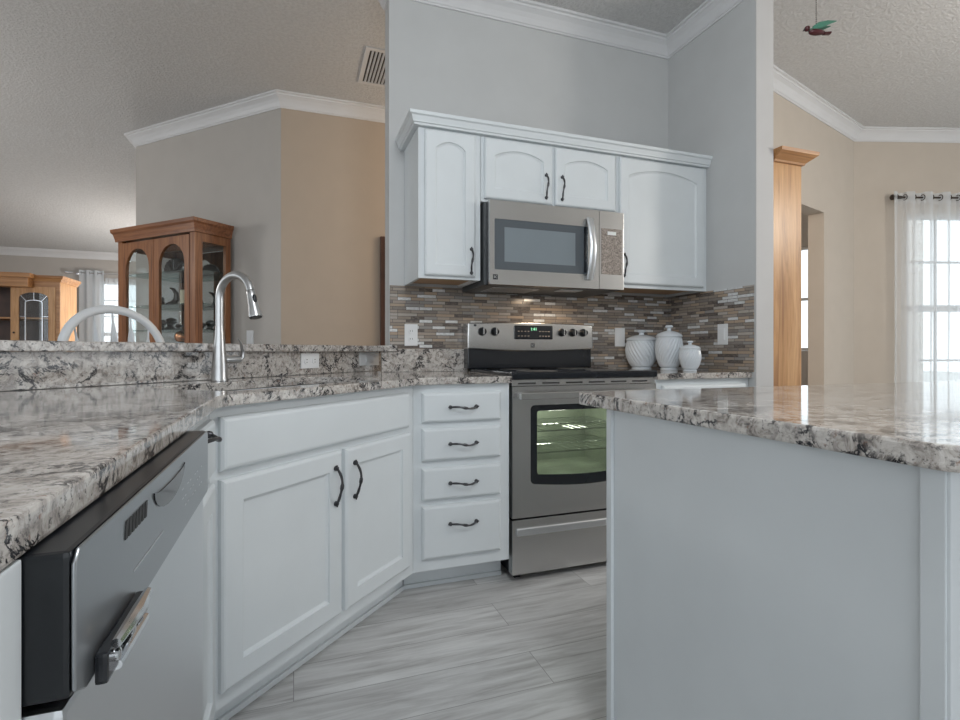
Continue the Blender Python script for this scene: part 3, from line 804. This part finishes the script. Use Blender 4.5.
# ------------------------------------------------------------------ dishwasher
dw = empty('dishwasher', (-0.1442, 0.4415, 0), 'stainless dishwasher with black door edge standing proud of the counter', 'dishwasher', PI/2)
DWW = 0.600
MB().box(0.003, DWW-0.003, 0.085, 0.60, 0.10, 0.872).build('tub', M['dark_plastic'], dw)
MB().box(0.0, DWW, 0.0035, 0.080, 0.779, 0.8825, 0.004).build('door_edge', M['black'], dw)
cp = MB().prism([(0.0, 0.784), (0.02, 0.774), (DWW-0.01, 0.774), (DWW, 0.779), (DWW, 0.874), (DWW-0.008, 0.8825), (0.008, 0.8825), (0.0, 0.874)], 0.0, 0.003, 'y', bev=0.001, seg=1).build('control_panel', M['steel_dark'], dw, True)
# crescent recess handle
cres = []
for i in range(13):
    a = PI+PI*i/12; cres.append((0.30+0.085*math.cos(a), 0.868+0.030*math.sin(a)))
for i in range(11):
    a = 2*PI-PI*(i+1)/12; cres.append((0.30+0.085*math.cos(a), 0.868+0.006*math.sin(a)))
MB().prism(cres, -0.0015, 0.002, 'y').build('pocket_handle', M['black_gloss'], cp)
vs = MB()
for i in range(7): vs.prism([(0.112+i*0.011, 0.852), (0.119+i*0.011, 0.852), (0.122+i*0.011, 0.868), (0.115+i*0.011, 0.868)], -0.001, 0.002, 'y')
vs.build('vent_slots', M['slot'], cp)
mk = MB()
for i in range(9):
    for j in range(3):
        if (i+j) % 3: mk.box(0.37+i*0.019, 0.380+i*0.019, -0.0005, 0.001, 0.806+j*0.013, 0.8075+j*0.013)
mk.box(0.14, 0.26, -0.0006, 0.001, 0.812, 0.8135)
mk.build('control_markings', M['steel_dw'], cp)
lt = MB().box(0.035, 0.150, -0.009, 0.0, 0.766, 0.790, 0.003).build('latch', M['black_gloss'], dw)
l2 = MB(); l2.tube([(0.045, -0.012, 0.792), (0.09, -0.016, 0.796), (0.14, -0.012, 0.792)], [0.004, 0.006, 0.004], 8)
l2.tube([(0.05, -0.011, 0.772), (0.135, -0.011, 0.770)], 0.004, 8)
for x in (0.05, 0.09, 0.13): l2.lathe([(0.005, 0), (0.005, 0.004), (0.003, 0.005)], (x, -0.009, 0.781), 10, axis='y')
l2.build('latch_lever', M['chrome'], lt, True)
MB().box(0.0, DWW, 0.007, 0.075, 0.115, 0.773, 0.006).build('door', M['steel_dw'], dw)
MB().box(0.01, DWW-0.01, 0.09, 0.10, 0.0, 0.11).build('toe_panel', M['black'], dw)

# ------------------------------------------------------------------ sink and faucet
snk = empty('sink', (0, 0, 0), 'stainless undermount sink basin set in the granite counter', 'sink')
def loop3(b, pts, z): return [b.verts.new((*st(s, t), z)) for s, t in pts]
mb = MB(); b = bmesh.new()
L = [loop3(b, rrect(0.978, 1.742, t_f-0.012, t_b+0.012, 0.08), ZB-0.0015), loop3(b, rrect(0.994, 1.726, t_f+0.004, t_b-0.004, 0.07), ZB-0.0015),
     loop3(b, rrect(1.00, 1.72, t_f+0.01, t_b-0.01, 0.065), ZB-0.15), loop3(b, rrect(1.03, 1.69, t_f+0.04, t_b-0.04, 0.05), ZB-0.18)]
for a, c in zip(L, L[1:]):
    for j in range(len(a)): b.faces.new((a[j], a[(j+1)%len(a)], c[(j+1)%len(a)], c[j]))
b.faces.new(L[-1]); mb._merge(b)
mb.build('basin', M['steel_dw'], snk, True)
MB().lathe([(0.045, 0), (0.045, 0.003), (0.03, 0.004)], (*st(1.375, (t_f+t_b)/2), ZB-0.1795), 24).build('drain', M['chrome'], snk)

fc = empty('kitchen_faucet', (-0.253, 2.100, ZT+0.0005), 'brushed nickel gooseneck pull-down faucet behind the sink', 'faucet', PI/4)
# local -y points to the front of the sink
MB().lathe([(0.029, 0), (0.029, 0.006), (0.0275, 0.012), (0.026, 0.05), (0.020, 0.12), (0.0155, 0.18), (0.0142, 0.20)], (0,0,0), 28).build('base', M['nickel'], fc, True)
pts = [(0, 0, 0.20), (0, 0, 0.25), (0, 0, 0.298)]
for i in range(0, 17):
    a = PI-(PI-math.radians(15))*i/16
    pts.append((0, -(0.080+0.080*math.cos(a)), 0.300+0.080*math.sin(a)))
MB().tube(pts, 0.0140, 16).build('neck', M['nickel'], fc, True)
e = Vector(pts[-1]); dvec = Vector((0, -math.sin(math.radians(15)), -math.cos(math.radians(15))))
hp = [e+dvec*t for t in (0.0, 0.006, 0.02, 0.060, 0.088, 0.097)]
hd = MB().tube(hp, [0.0132, 0.0155, 0.0165, 0.0185, 0.0235, 0.0235], 20).build('spray_head', M['nickel'], fc, True)
MB().tube([e+dvec*0.0975, e+dvec*0.100], [0.021, 0.020], 20).build('nozzle_ring', M['black'], hd)
bt = e+dvec*0.030+Vector((-0.004, -0.0165, 0.0))
MB().tube([bt-dvec*0.014, bt-dvec*0.007, bt+dvec*0.007, bt+dvec*0.014], [0.004, 0.0075, 0.0075, 0.004], 12).build('spray_button', M['black'], hd, True)
st_ = MB().tube([(0.015, 0, 0.078), (0.075, 0, 0.078), (0.088, 0, 0.078)], [0.0145, 0.0145, 0.012], 16).build('valve_stem', M['nickel'], fc, True)
MB().tube([(0.084, 0, 0.076), (0.096, -0.002, 0.086), (0.095, -0.006, 0.110), (0.083, -0.010, 0.140), (0.070, -0.012, 0.158)], [0.009, 0.010, 0.008, 0.006, 0.005], 12, squash=(0.8, 1.4)).build('lever', M['nickel'], fc, True)

# ------------------------------------------------------------------ canisters
def canister(x, y, R, H, label, twist):
    r = empty('canister', (x, y, ZT+0.0005), label, 'canister', 0, 'white swirl ceramic canisters')
    lidz = 0.73*H; ng = 26
    def fn(a, z, i):
        a = a+0.0
        w = max(0, min(1, (z-0.10*H)/(0.08*H)))*max(0, min(1, (lidz-z)/(0.05*H)))
        return 1-0.055*w*(0.5+0.5*math.cos(ng*a+twist*z/H*40))
    prof = [(0.60*R, 0), (0.62*R, 0.035*H), (0.55*R, 0.06*H)]
    for i in range(60):
        f = i/59; z = 0.075*H+(lidz-0.075*H)*f
        rr_ = R*(0.62+0.38*math.sin(PI*min(1, f*1.05+0.02)*0.72)**0.8) if f < 0.62 else R*(1.0-0.10*((f-0.62)/0.38)**1.5)
        prof.append((rr_, z))
    MB().lathe(prof, (0,0,0), 130, fn).build('jar', M['ceramic'], r, True)
    lp = [(0.93*R, lidz+0.001), (0.95*R, lidz+0.02*H), (0.90*R, lidz+0.055*H), (0.70*R, lidz+0.10*H), (0.40*R, lidz+0.135*H), (0.17*R, lidz+0.15*H)]
    MB().lathe(lp, (0,0,0), 40).build('lid', M['ceramic'], r, True)
    kz = lidz+0.15*H
    MB().lathe([(0.16*R, kz), (0.15*R, kz+0.05*H), (0.27*R, kz+0.07*H), (0.29*R, kz+0.09*H), (0.22*R, H)], (0,0,0), 24).build('lid_knob', M['ceramic'], [c for c in r.children if c.name.startswith('lid')][0], True)
    return r
from math import cos, sin
def at_px(px, Y, lens=522.38):
    u = (px-480)/lens; A = math.radians(19.634)
    return ((sin(A)+u*cos(A))/(cos(A)-u*sin(A))*Y)
canister(at_px(641.5, 2.65), 2.65, 0.096, 0.237, 'large round white swirl canister beside the cooktop, widest of three', 1)
canister(at_px(669, 2.46), 2.46, 0.078, 0.258, 'tall white swirl canister with banded lid, middle of three', -1)
canister(at_px(690, 2.295), 2.295, 0.058, 0.165, 'smallest white swirl canister nearest the side wall', -1)

# ------------------------------------------------------------------ bar stool
bs = empty('bar_stool', (-0.729+0.118, 2.571-0.082, 0), 'white windsor bar stool with arched back behind the bar ledge', 'stool', PI/4)
# local +y = away from the bar; back at y=+0.14
yb = 0.142
seat = MB().lathe([(0.17, 0.725), (0.195, 0.735), (0.20, 0.755), (0.18, 0.765), (0.10, 0.757)], (0, -0.02, 0), 36).build('seat', M['white_wood'], bs, True)
arch = []
for i in range(25):
    a = PI*i/24
    arch.append((0.205*cos(a), yb+0.035*sin(a)-0.02, 0.965+0.235*sin(a)**0.8 if 0 < i < 24 else 0.965))
arch = [(0.165, 0.085, 0.757), (0.19, 0.105, 0.86)]+arch+[(-0.19, 0.105, 0.86), (-0.165, 0.085, 0.757)]
MB().tube(arch, 0.0165, 10, squash=(1.1, 0.85)).build('back_hoop', M['white_wood'], bs, True)
for i in range(5):
    x = -0.112+0.056*i; zt_ = 0.965+0.235*(1-(x*1.35/0.205)**2)**0.5 - 0.008
    zt_ = min(zt_, 0.965+0.235*sin(math.acos(max(-1, min(1, x*1.30/0.205))))**0.8)
    mb = MB()
    x1 = x*1.30; y1 = yb+0.035*sin(math.acos(max(-1, min(1, x1/0.205))))-0.02
    p = [Vector((x, 0.105, 0.757)).lerp(Vector((x1, y1, zt_)), f) for f in (0, 0.35, 0.55, 0.68, 0.80, 0.9, 1.0)]
    mb.tube(p, [0.007, 0.008, 0.016, 0.026, 0.017, 0.007, 0.006], 10, squash=(0.4, 1.0))
    mb.build('spindle', M['white_wood'], bs, True)
for sx in (-1, 1):
    for sy in (-1, 1):
        MB().tube([(sx*0.12, -0.02+sy*0.11, 0.735), (sx*0.15, -0.02+sy*0.135, 0.4), (sx*0.175, -0.02+sy*0.155, 0.0)], [0.016, 0.021, 0.013], 10).build('leg', M['white_wood'], bs, True)
MB().tube([(0.162*cos(2*PI*i/24), -0.02+0.145*sin(2*PI*i/24), 0.28) for i in range(25)], 0.010, 8).build('foot_ring', M['white_wood'], bs, True)

# ------------------------------------------------------------------ curio cabinet (diagonal wall)
cc = empty('curio_cabinet', (-1.372, 5.094, 0), 'oak curio cabinet with arched glass doors and glass shelves of ornaments', 'cabinet', -PI/4)
CW, CD, CT = 0.955, 0.310, 1.93
# local x along wall to the right, y into wall
fr = MB()
fr.box(0, 0.055, 0, 0.03, 0.0, CT).box(CW-0.062, CW, 0, 0.03, 0.0, CT).box(CW-0.03, CW, 0.03, 0.06, 0, CT).box(CW-0.03, CW, CD-0.045, CD, 0, CT).box(0, 0.03, CD-0.045, CD, 0, CT).box(0, 0.03, 0.03, 0.06, 0, CT)
fr.box(0.03, CW-0.03, CD-0.02, CD, CT-0.05, CT).box(CW-0.03, CW, 0.06, CD-0.045, CT-0.07, CT).box(0, 0.03, 0.06, CD-0.045, CT-0.07, CT)
fr.box(CW-0.03, CW, 0.06, CD-0.045, 0.0, 0.30).box(0, 0.03, 0.06, CD-0.045, 0.0, 0.30).box(0.0, CW, 0.0, CD, 0.28, 0.30)
fr.build('frame', M['oak_dark'], cc)
def arch_hole(x0, x1, z0, z1, rise, n=14):
    p = [(x0, z0), (x1, z0)]
    for i in range(n+1):
        a = PI*i/n; p.append(((x0+x1)/2+(x1-x0)/2*cos(a), z1-rise+rise*sin(a)))
    return p
mid = 0.47
for (a, c) in ((0.056, mid-0.006), (mid+0.006, CW-0.063)):
    d = MB().prism([(a, 0.0+0.31), (c, 0.31), (c, CT-0.02), (a, CT-0.02)], -0.004, 0.020, 'y', hole=arch_hole(a+0.055, c-0.055, 0.38, CT-0.075, 0.16)).build('door', M['oak_dark'], cc)
    MB().prism([(p[0], p[1]) for p in arch_hole(a+0.053, c-0.053, 0.378, CT-0.073, 0.16)], 0.006, 0.009, 'y').build('door_glass', M['glass'], d)
MB().box(mid-0.0055, mid+0.0055, -0.002, 0.02, 0.31, CT-0.02).build('centre_stile', M['oak_dark'], cc)
MB().box(0.0, CW, 0.0, 0.02, 0.0, 0.275).build('base_panel', M['oak_dark_h'], cc)
MB().box(CW-0.018, CW-0.014, 0.061, CD-0.046, 0.301, CT-0.071).build('side_glass', M['glass'], cc)
MB().box(0.014, 0.018, 0.061, CD-0.046, 0.301, CT-0.071).build('side_glass', M['glass'], cc)
MB().box(0.031, CW-0.031, CD-0.012, CD-0.008, 0.301, CT-0.051).build('mirror_back', M['mirror'], cc)
MB().box(0.0, CW, 0.001, CD, CT+0.0005, CT+0.02).build('top_panel', M['oak_dark_h'], cc)
pr = [(0, CT-0.005), (0.012, CT-0.005), (0.014, CT+0.015), (0.018, CT+0.030), (0.024, CT+0.055), (0.036, CT+0.070), (0.038, CT+0.095), (0, CT+0.095)]
MB().sweep([(o+0.001, z) for o, z in pr], [(0, CD), (0, -0.004), (CW, -0.004), (CW, CD)]).build('crown', M['oak_dark_h'], cc)
shz = [0.62, 0.86, 1.075, 1.27, 1.415, 1.655]
shz = [0.70, 0.95, 1.195, 1.395, 1.655]
for z in shz: MB().box(0.032, CW-0.032, 0.032, CD-0.022, z-0.006, z).build('glass_shelf', M['glass_shelf'], cc)
mtx = Matrix.Translation((-1.372, 5.094, 0)) @ Matrix.Rotation(-PI/4, 4, 'Z')
def in_curio(x, y, z): return mtx @ Vector((x*0.915, y, z))
# things on the curio shelves (right half visible)
def item(mb, name, mat, x, y, z, label, cat, group=None, smooth=True):
    o = mb.build(name, mat, None, smooth); o.location = in_curio(x, y, z+0.0005); o.rotation_euler = (0, 0, -PI/4); return tag(o, label, cat, group)
b = MB()
fan = [(-0.12, 0.0)]
for i in range(21):
    a = PI-PI*i/20; fan.append(((0.12+0.008*(i % 2))*cos(a), 0.03+(0.085+0.01*(i % 2))*sin(a)))
fan.append((0.12, 0.0))
b.prism(fan, -0.008, 0.008, 'y', bev=0.002)
for i in range(7):
    a = PI*(i+0.5)/7; b.tube([(0.02*cos(a), -0.009, 0.02), (0.10*cos(a), -0.011, 0.03+0.075*sin(a))], 0.005, 6)
item(b, 'ornamental_fan', M['figure'], 0.56, 0.14, 1.655, 'dark pewter fan ornament on the top shelf of the curio cabinet', 'ornament')
b = MB().tube([(-0.07, 0, 0.012), (-0.03, 0, 0.014), (0.02, 0, 0.02), (0.05, 0, 0.05), (0.045, 0, 0.09), (0.015, 0, 0.125), (-0.03, 0, 0.14)], [0.012, 0.016, 0.024, 0.022, 0.018, 0.013, 0.006], 10)
b.box(-0.09, 0.08, -0.02, 0.02, 0, 0.010, 0.003)
item(b, 'curved_figurine', M['figure'], 0.565, 0.12, 1.395, 'dark curved figurine on the middle shelf of the curio cabinet', 'figurine')
b = MB().lathe([(0.008, 0), (0.022, 0.004), (0.018, 0.02), (0.012, 0.03), (0.016, 0.05), (0.006, 0.07)], (0,0,0), 14)
item(b, 'small_figurine', M['figure'], 0.43, 0.12, 1.395, 'tiny dark figurine at the left of the middle curio shelf', 'figurine')
b = MB().lathe([(0.024, 0), (0.024, 0.115), (0.020, 0.118)], (0,0,0), 20)
item(b, 'candle', M['candle'], 0.695, 0.13, 1.395, 'cream pillar candle on the middle shelf of the curio cabinet', 'candle')
for k, (x, sx, h) in enumerate(((0.43, 0.028, 0.085), (0.54, 0.045, 0.10), (0.645, 0.030, 0.045))):
    b = MB().lathe([(sx*0.8, 0), (sx, 0.01), (sx*0.45, h*0.3), (sx*0.5, h*0.45), (sx*0.95, h*0.62), (sx*0.8, h*0.85), (sx*0.2, h)], (0,0,0), 16, fn=lambda a, z, i: 1+0.22*sin(3*a+i))
    item(b, 'pewter_figurine', M['figure'], x, 0.12, 1.195, ('slim', 'broad', 'low')[k]+' pewter figurine '+('at the left', 'in the middle', 'at the right')[k]+' of the lower curio shelf', 'figurine', 'pewter figurines in the curio cabinet')
# copper ball standing on bar ledge side of shelf
b = MB().lathe([(0.004, 0), (0.028, 0.006), (0.042, 0.025), (0.046, 0.046), (0.040, 0.068), (0.024, 0.084), (0.006, 0.088)], (0,0,0), 24)
item(b, 'copper_ball', M['copper'], 0.665, 0.11, 0.95, 'round copper ball on a low shelf of the curio cabinet', 'ornament')
bpy.data.objects['copper_ball'].location = in_curio(0.69, 0.11, 1.0955)
b = MB().lathe([(0.05, 0), (0.05, 0.012), (0.02, 0.03), (0.012, 0.08), (0.03, 0.12), (0.045, 0.138), (0.043, 0.144)], (0,0,0), 24)
item(b, 'pedestal_dish', M['ceramic'], 0.69, 0.11, 0.95, 'small white pedestal holding the copper ball', 'pedestal')

# ------------------------------------------------------------------ oak hutch (far left)
hu = empty('oak_hutch', (-4.64, 7.9, 0), 'golden oak hutch with leaded glass door by the far wall', 'cabinet')
HW, HD, HT = 1.90, 0.52, 1.88
MB().box(0, 0.02, 0.0, HD, 0, HT).box(HW-0.02, HW, 0.0, HD, 0, HT).box(0.02, HW-0.02, 0, HD, HT-0.02, HT).box(0.02, HW-0.02, HD-0.015, HD, 0, HT-0.02).box(0.02, HW-0.02, 0.0, HD, 0.0, 0.75).build('body', M['oak'], hu)
MB().box(HW-0.04, HW-0.0, -0.02, 0.0, 0.75, HT).box(1.22, HW-0.04, -0.02, 0.0, 1.80, HT).box(0, 0.4, -0.02, 0, 0.75, HT).build('face_frame', M['oak_h'], hu)
ah = arch_hole(HW-0.41, HW-0.115, 0.82, 1.745, 0.07)
d = MB().prism([(HW-0.49, 0.76), (HW-0.042, 0.76), (HW-0.042, 1.815), (HW-0.49, 1.815)], -0.03, -0.010, 'y', hole=ah).build('door', M['oak'], hu)
MB().prism(ah, -0.018, -0.015, 'y').build('door_glass', M['glass'], d)
xm = HW-0.2625; ld = MB()
ld.tube([(xm-0.085, -0.02, 0.83), (xm-0.085, -0.02, 1.62)]+[(xm-0.085*cos(PI*i/8), -0.02, 1.62+0.03*sin(PI*i/8)) for i in range(1, 8)]+[(xm+0.085, -0.02, 1.62), (xm+0.085, -0.02, 0.83)], 0.008, 6)
ld.tube([(xm, -0.02, 1.65), (xm, -0.02, 1.75)], 0.005, 6).tube([(xm-0.075, -0.02, 1.635), (xm-0.135, -0.02, 1.71)], 0.005, 6).tube([(xm+0.075, -0.02, 1.635), (xm+0.135, -0.02, 1.71)], 0.005, 6)
for z in (1.45, 1.15):
    for e in (-1, 1): ld.tube([(xm+e*0.085, -0.02, z), (xm+e*0.146, -0.02, z)], 0.004, 6)
ld.build('lead_came', M['chrome'], d)
MB().lathe([(0.008, 0), (0.012, 0.012), (0.006, 0.02)], (HW-0.455, -0.03, 1.25), 12, axis='y').build('door_knob', M['bronze'], d)
hp_ = [(0, HT), (0.012, HT), (0.02, HT+0.02), (0.045, HT+0.05), (0.05, HT+0.075), (0, HT+0.075)]
MB().sweep(hp_, [(0, HD), (0, -0.02), (HW, -0.02), (HW, HD)]).box(0.003, HW-0.003, -0.018, HD-0.005, HT+0.0005, HT+0.03).build('crown', M['oak_h'], hu)
MB().box(0.40, 1.63, -0.16, -0.021, 1.80, HT+0.03, 0.004).box(0.38, 1.66, -0.185, -0.021, HT+0.03, HT+0.085, 0.006).build('bridge_cornice', M['oak_h'], hu)
MB().box(0.021, HW-0.021, HD-0.03, HD-0.016, 0.76, HT-0.03).build('interior_shade_panel', M['frame_wood'], hu)  # dark sheet added to stand in for shade inside the hutch
for z in (1.1, 1.42): MB().box(0.03, HW-0.03, 0.01, HD-0.02, z, z+0.02).build('shelf', M['oak_h'], hu)

# ------------------------------------------------------------------ curtains
def drape(name, place, x0, x1, z0, z1, y, folds, amp, mat, label, thick=False, rings=(), ang=None):
    r = empty(name, (0,0,0), label, 'curtain'); place(r)
    n = folds*12; b = bmesh.new(); rows = 16; V = []
    for j in range(rows+1):
        f = j/rows; z = z1+(z0-z1)*f; row = []
        for i in range(n+1):
            g = i/n; ph = 2*PI*folds*g
            x = x0+(x1-x0)*(g+0.010*sin(ph*2+f*2))*(1+0.0*f)
            yy = y-amp*(0.8+0.25*sin(3*f+g*5))*cos(ph)
            row.append(b.verts.new((x, yy, z)))
        V.append(row)
    for a, c in zip(V, V[1:]):
        for i in range(n): b.faces.new((a[i], a[i+1], c[i+1], c[i]))
    mb = MB(); mb._merge(b); mb.build('fabric', mat, r, True)
    b = MB()
    # heading band, doubled fabric
    bb = bmesh.new(); A = []; B = []
    for i in range(n+1):
        g = i/n; ph = 2*PI*folds*g; x = x0+(x1-x0)*(g+0.010*sin(ph*2)); yy = y-amp*0.98*cos(ph)-0.002
        A.append(bb.verts.new((x, yy, z1))); B.append(bb.verts.new((x, yy, z1-0.10)))
    for i in range(n): bb.faces.new((A[i], A[i+1], B[i+1], B[i]))
    b._merge(bb); b.build('heading', mat, r, True)
    for k in range(folds*2):
        g = (k+0.5)/(folds*2); x = x0+(x1-x0)*g
        MB().tube([(x+0.003*sin(2*PI*q/16)*0+0.0, y+0.024*cos(2*PI*q/16), z1-0.045+0.024*sin(2*PI*q/16)) for q in range(17)], 0.0035, 6).build('grommet', M['bronze'] if not thick else M['chrome'], r)
    return r
drape('sheer_curtain', W2.place, 0.275, 1.72, 0.06, 2.425, -0.085, 9, 0.030, M['sheer'], 'sheer white curtain hanging over the nook window')
def rod(place, x0, x1, y, z, mat, label, finial=True):
    r = empty('curtain_rod', (0,0,0), label, 'curtain rod'); place(r)
    MB().tube([(x0, y, z), (x1, y, z)], 0.008, 10).build('rod', mat, r, True)
    for x, s in ((x0, -1), (x1, 1)):
        f = MB().lathe([(0.009, 0), (0.013, 0.01), (0.018, 0.055), (0.026, 0.09), (0.020, 0.098)], (x, y, z), 16, axis='x').build('finial', mat, r, True)
        if s < 0:
            f.data.transform(Matrix.Translation((x, 0, 0)) @ Matrix.Scale(-1, 4, (1,0,0)) @ Matrix.Translation((-x, 0, 0)))
        MB().tube([(x-s*0.03, y, z), (x-s*0.03, -0.012, z)], 0.006, 8).lathe([(0.022, 0), (0.022, 0.012), (0.01, 0.014)], (x-s*0.03, -0.0005, z), 14, axis='y').build('bracket', mat, r, True)
rod(W2.place, 0.37, 1.78, -0.085, 2.38, M['bronze'], 'dark bronze curtain rod above the nook window')
drape('white_curtain', far_place, -3.19, -2.86, 0.05, 2.31, -0.09, 3, 0.028, M['curtain'], 'white grommet curtain at the far dining window', True)
rod(far_place, -3.28, -1.45, -0.09, 2.265, M['chrome'], 'thin metal curtain rod above the far dining window')
drape('far_sheer_curtain', far_place, -2.85, -1.75, 0.05, 2.20, -0.05, 7, 0.015, M['sheer'], 'sheer panel over the far dining window behind the curio cabinet', True)

# ------------------------------------------------------------------ oak pantry end, picture frame, vent, bird
ok = empty('tall_oak_cabinet', (2.3925, 2.10, 0), 'tall golden oak cabinet with crown standing behind the kitchen side wall', 'cabinet')
MB().box(0.008, 0.222, 0, 0.42, 0, 2.06).build('body', M['oak'], ok)
MB().box(0.0, 0.011, -0.006, 0.0, 0.0, 2.034).build('edge_stile', M['frame_wood'], ok)
pr = [(0, 2.035), (0.010, 2.035), (0.014, 2.045), (0.03, 2.058), (0.052, 2.076), (0.058, 2.080), (0.060, 2.098), (0, 2.098)]
MB().sweep(pr, [(0.012, -0.001), (0.223, -0.001), (0.223, 0.42)]).box(0.010, 0.22, 0.001, 0.42, 2.0605, 2.09).build('crown', M['oak_h'], ok)
MB().box(0.2225, 0.240, 0.03, 0.40, 0.12, 2.03, 0.003).build('door', M['oak'], ok)

pf = empty('framed_mirror', (0.665, C[1]-0.001, 0.55), 'dark wood framed mirror on the beige hallway wall beside the kitchen wall', 'mirror')
MB().box(0, 0.06, -0.035, 0, 0, 1.41, 0.006).box(0.84, 0.90, -0.035, 0, 0, 1.41, 0.006).box(0.06, 0.84, -0.035, 0, 1.35, 1.41, 0.006).box(0.06, 0.84, -0.035, 0, 0, 0.06, 0.006).build('frame', M['frame_wood'], pf)
MB().box(0.06, 0.84, -0.012, -0.004, 0.06, 1.35).build('mirror_glass', M['mirror'], pf)

vt = empty('ceiling_vent', (0.462, 3.46, ZC), 'white slatted air vent on the ceiling beside the kitchen wall', 'vent')
MB().box(-0.02, 0.32, 0.42, 0.45, -0.010, -0.0005, 0.002).box(-0.02, 0.32, -0.03, 0.0, -0.010, -0.0005, 0.002).box(-0.02, 0.01, 0, 0.42, -0.010, -0.0005, 0.002).box(0.29, 0.32, 0, 0.42, -0.010, -0.0005, 0.002).build('frame', M['white_trim'], vt)
MB().box(0.01, 0.29, 0, 0.42, -0.003, -0.0005).build('duct_opening', M['slot'], vt)
for i in range(11):
    x = 0.022+i*0.0245
    MB().prism([(x, -0.0035), (x+0.011, -0.010), (x+0.0135, -0.0085), (x+0.003, -0.0032)], 0.001, 0.419, 'y').build('slat', M['white_trim'], vt)

# bird on a ball chain hanging from ceiling
br = empty('bird_pull', (1.885, 1.452, 2.255), 'small green and maroon bird ornament hanging on a beaded chain', 'ornament', math.radians(-16))
b = bmesh.new(); bmesh.ops.create_uvsphere(b, u_segments=16, v_segments=10, radius=1)
for v in b.verts:
    x = v.co.x; v.co = Vector((x*0.034+0.004, v.co.y*0.013*(1-0.25*x), v.co.z*0.011*(1-0.2*x)-0.010))
mb = MB(); mb._merge(b)
b = bmesh.new(); bmesh.ops.create_uvsphere(b, u_segments=12, v_segments=8, radius=0.0105)
for v in b.verts: v.co += Vector((-0.036, 0, 0.002))
mb._merge(b); mb.tube([(0.03, 0, -0.014), (0.055, 0, -0.012)], [0.008, 0.009], 8, squash=(0.6, 1.2))
mb.build('body', M['bird_red'], br, True)
MB().tube([(-0.044, 0, 0.001), (-0.053, 0, -0.009)], [0.004, 0.001], 8).build('beak', M['bird_dark'], br, True)
for s in (-1, 1):
    MB().tube([(-0.022, s*0.012, 0.000), (0.004, s*0.016, 0.008), (0.035, s*0.018, 0.018), (0.070, s*0.016, 0.026)], [0.005, 0.014, 0.010, 0.002], 10, squash=(0.9, 0.35)).build('wing', M['bird_green'], br, True)
ch = MB(); ch.tube([(0, 0, 0.0), (0, 0, ZC-2.255-0.012)], 0.0006, 5)
for i in range(90):
    z = 0.008+i*0.0079
    if z < ZC-2.27:
        ch.lathe([(0.0008, -0.0022), (0.0022, 0), (0.0008, 0.0022)], (0, 0, z), 6)
ch.build('beaded_chain', M['bronze'], br)
MB().lathe([(0.02, 0.0), (0.02, 0.008), (0.006, 0.0115)][::1], (0, 0, ZC-2.255-0.0125), 16).build('ceiling_hook', M['bronze'], br)
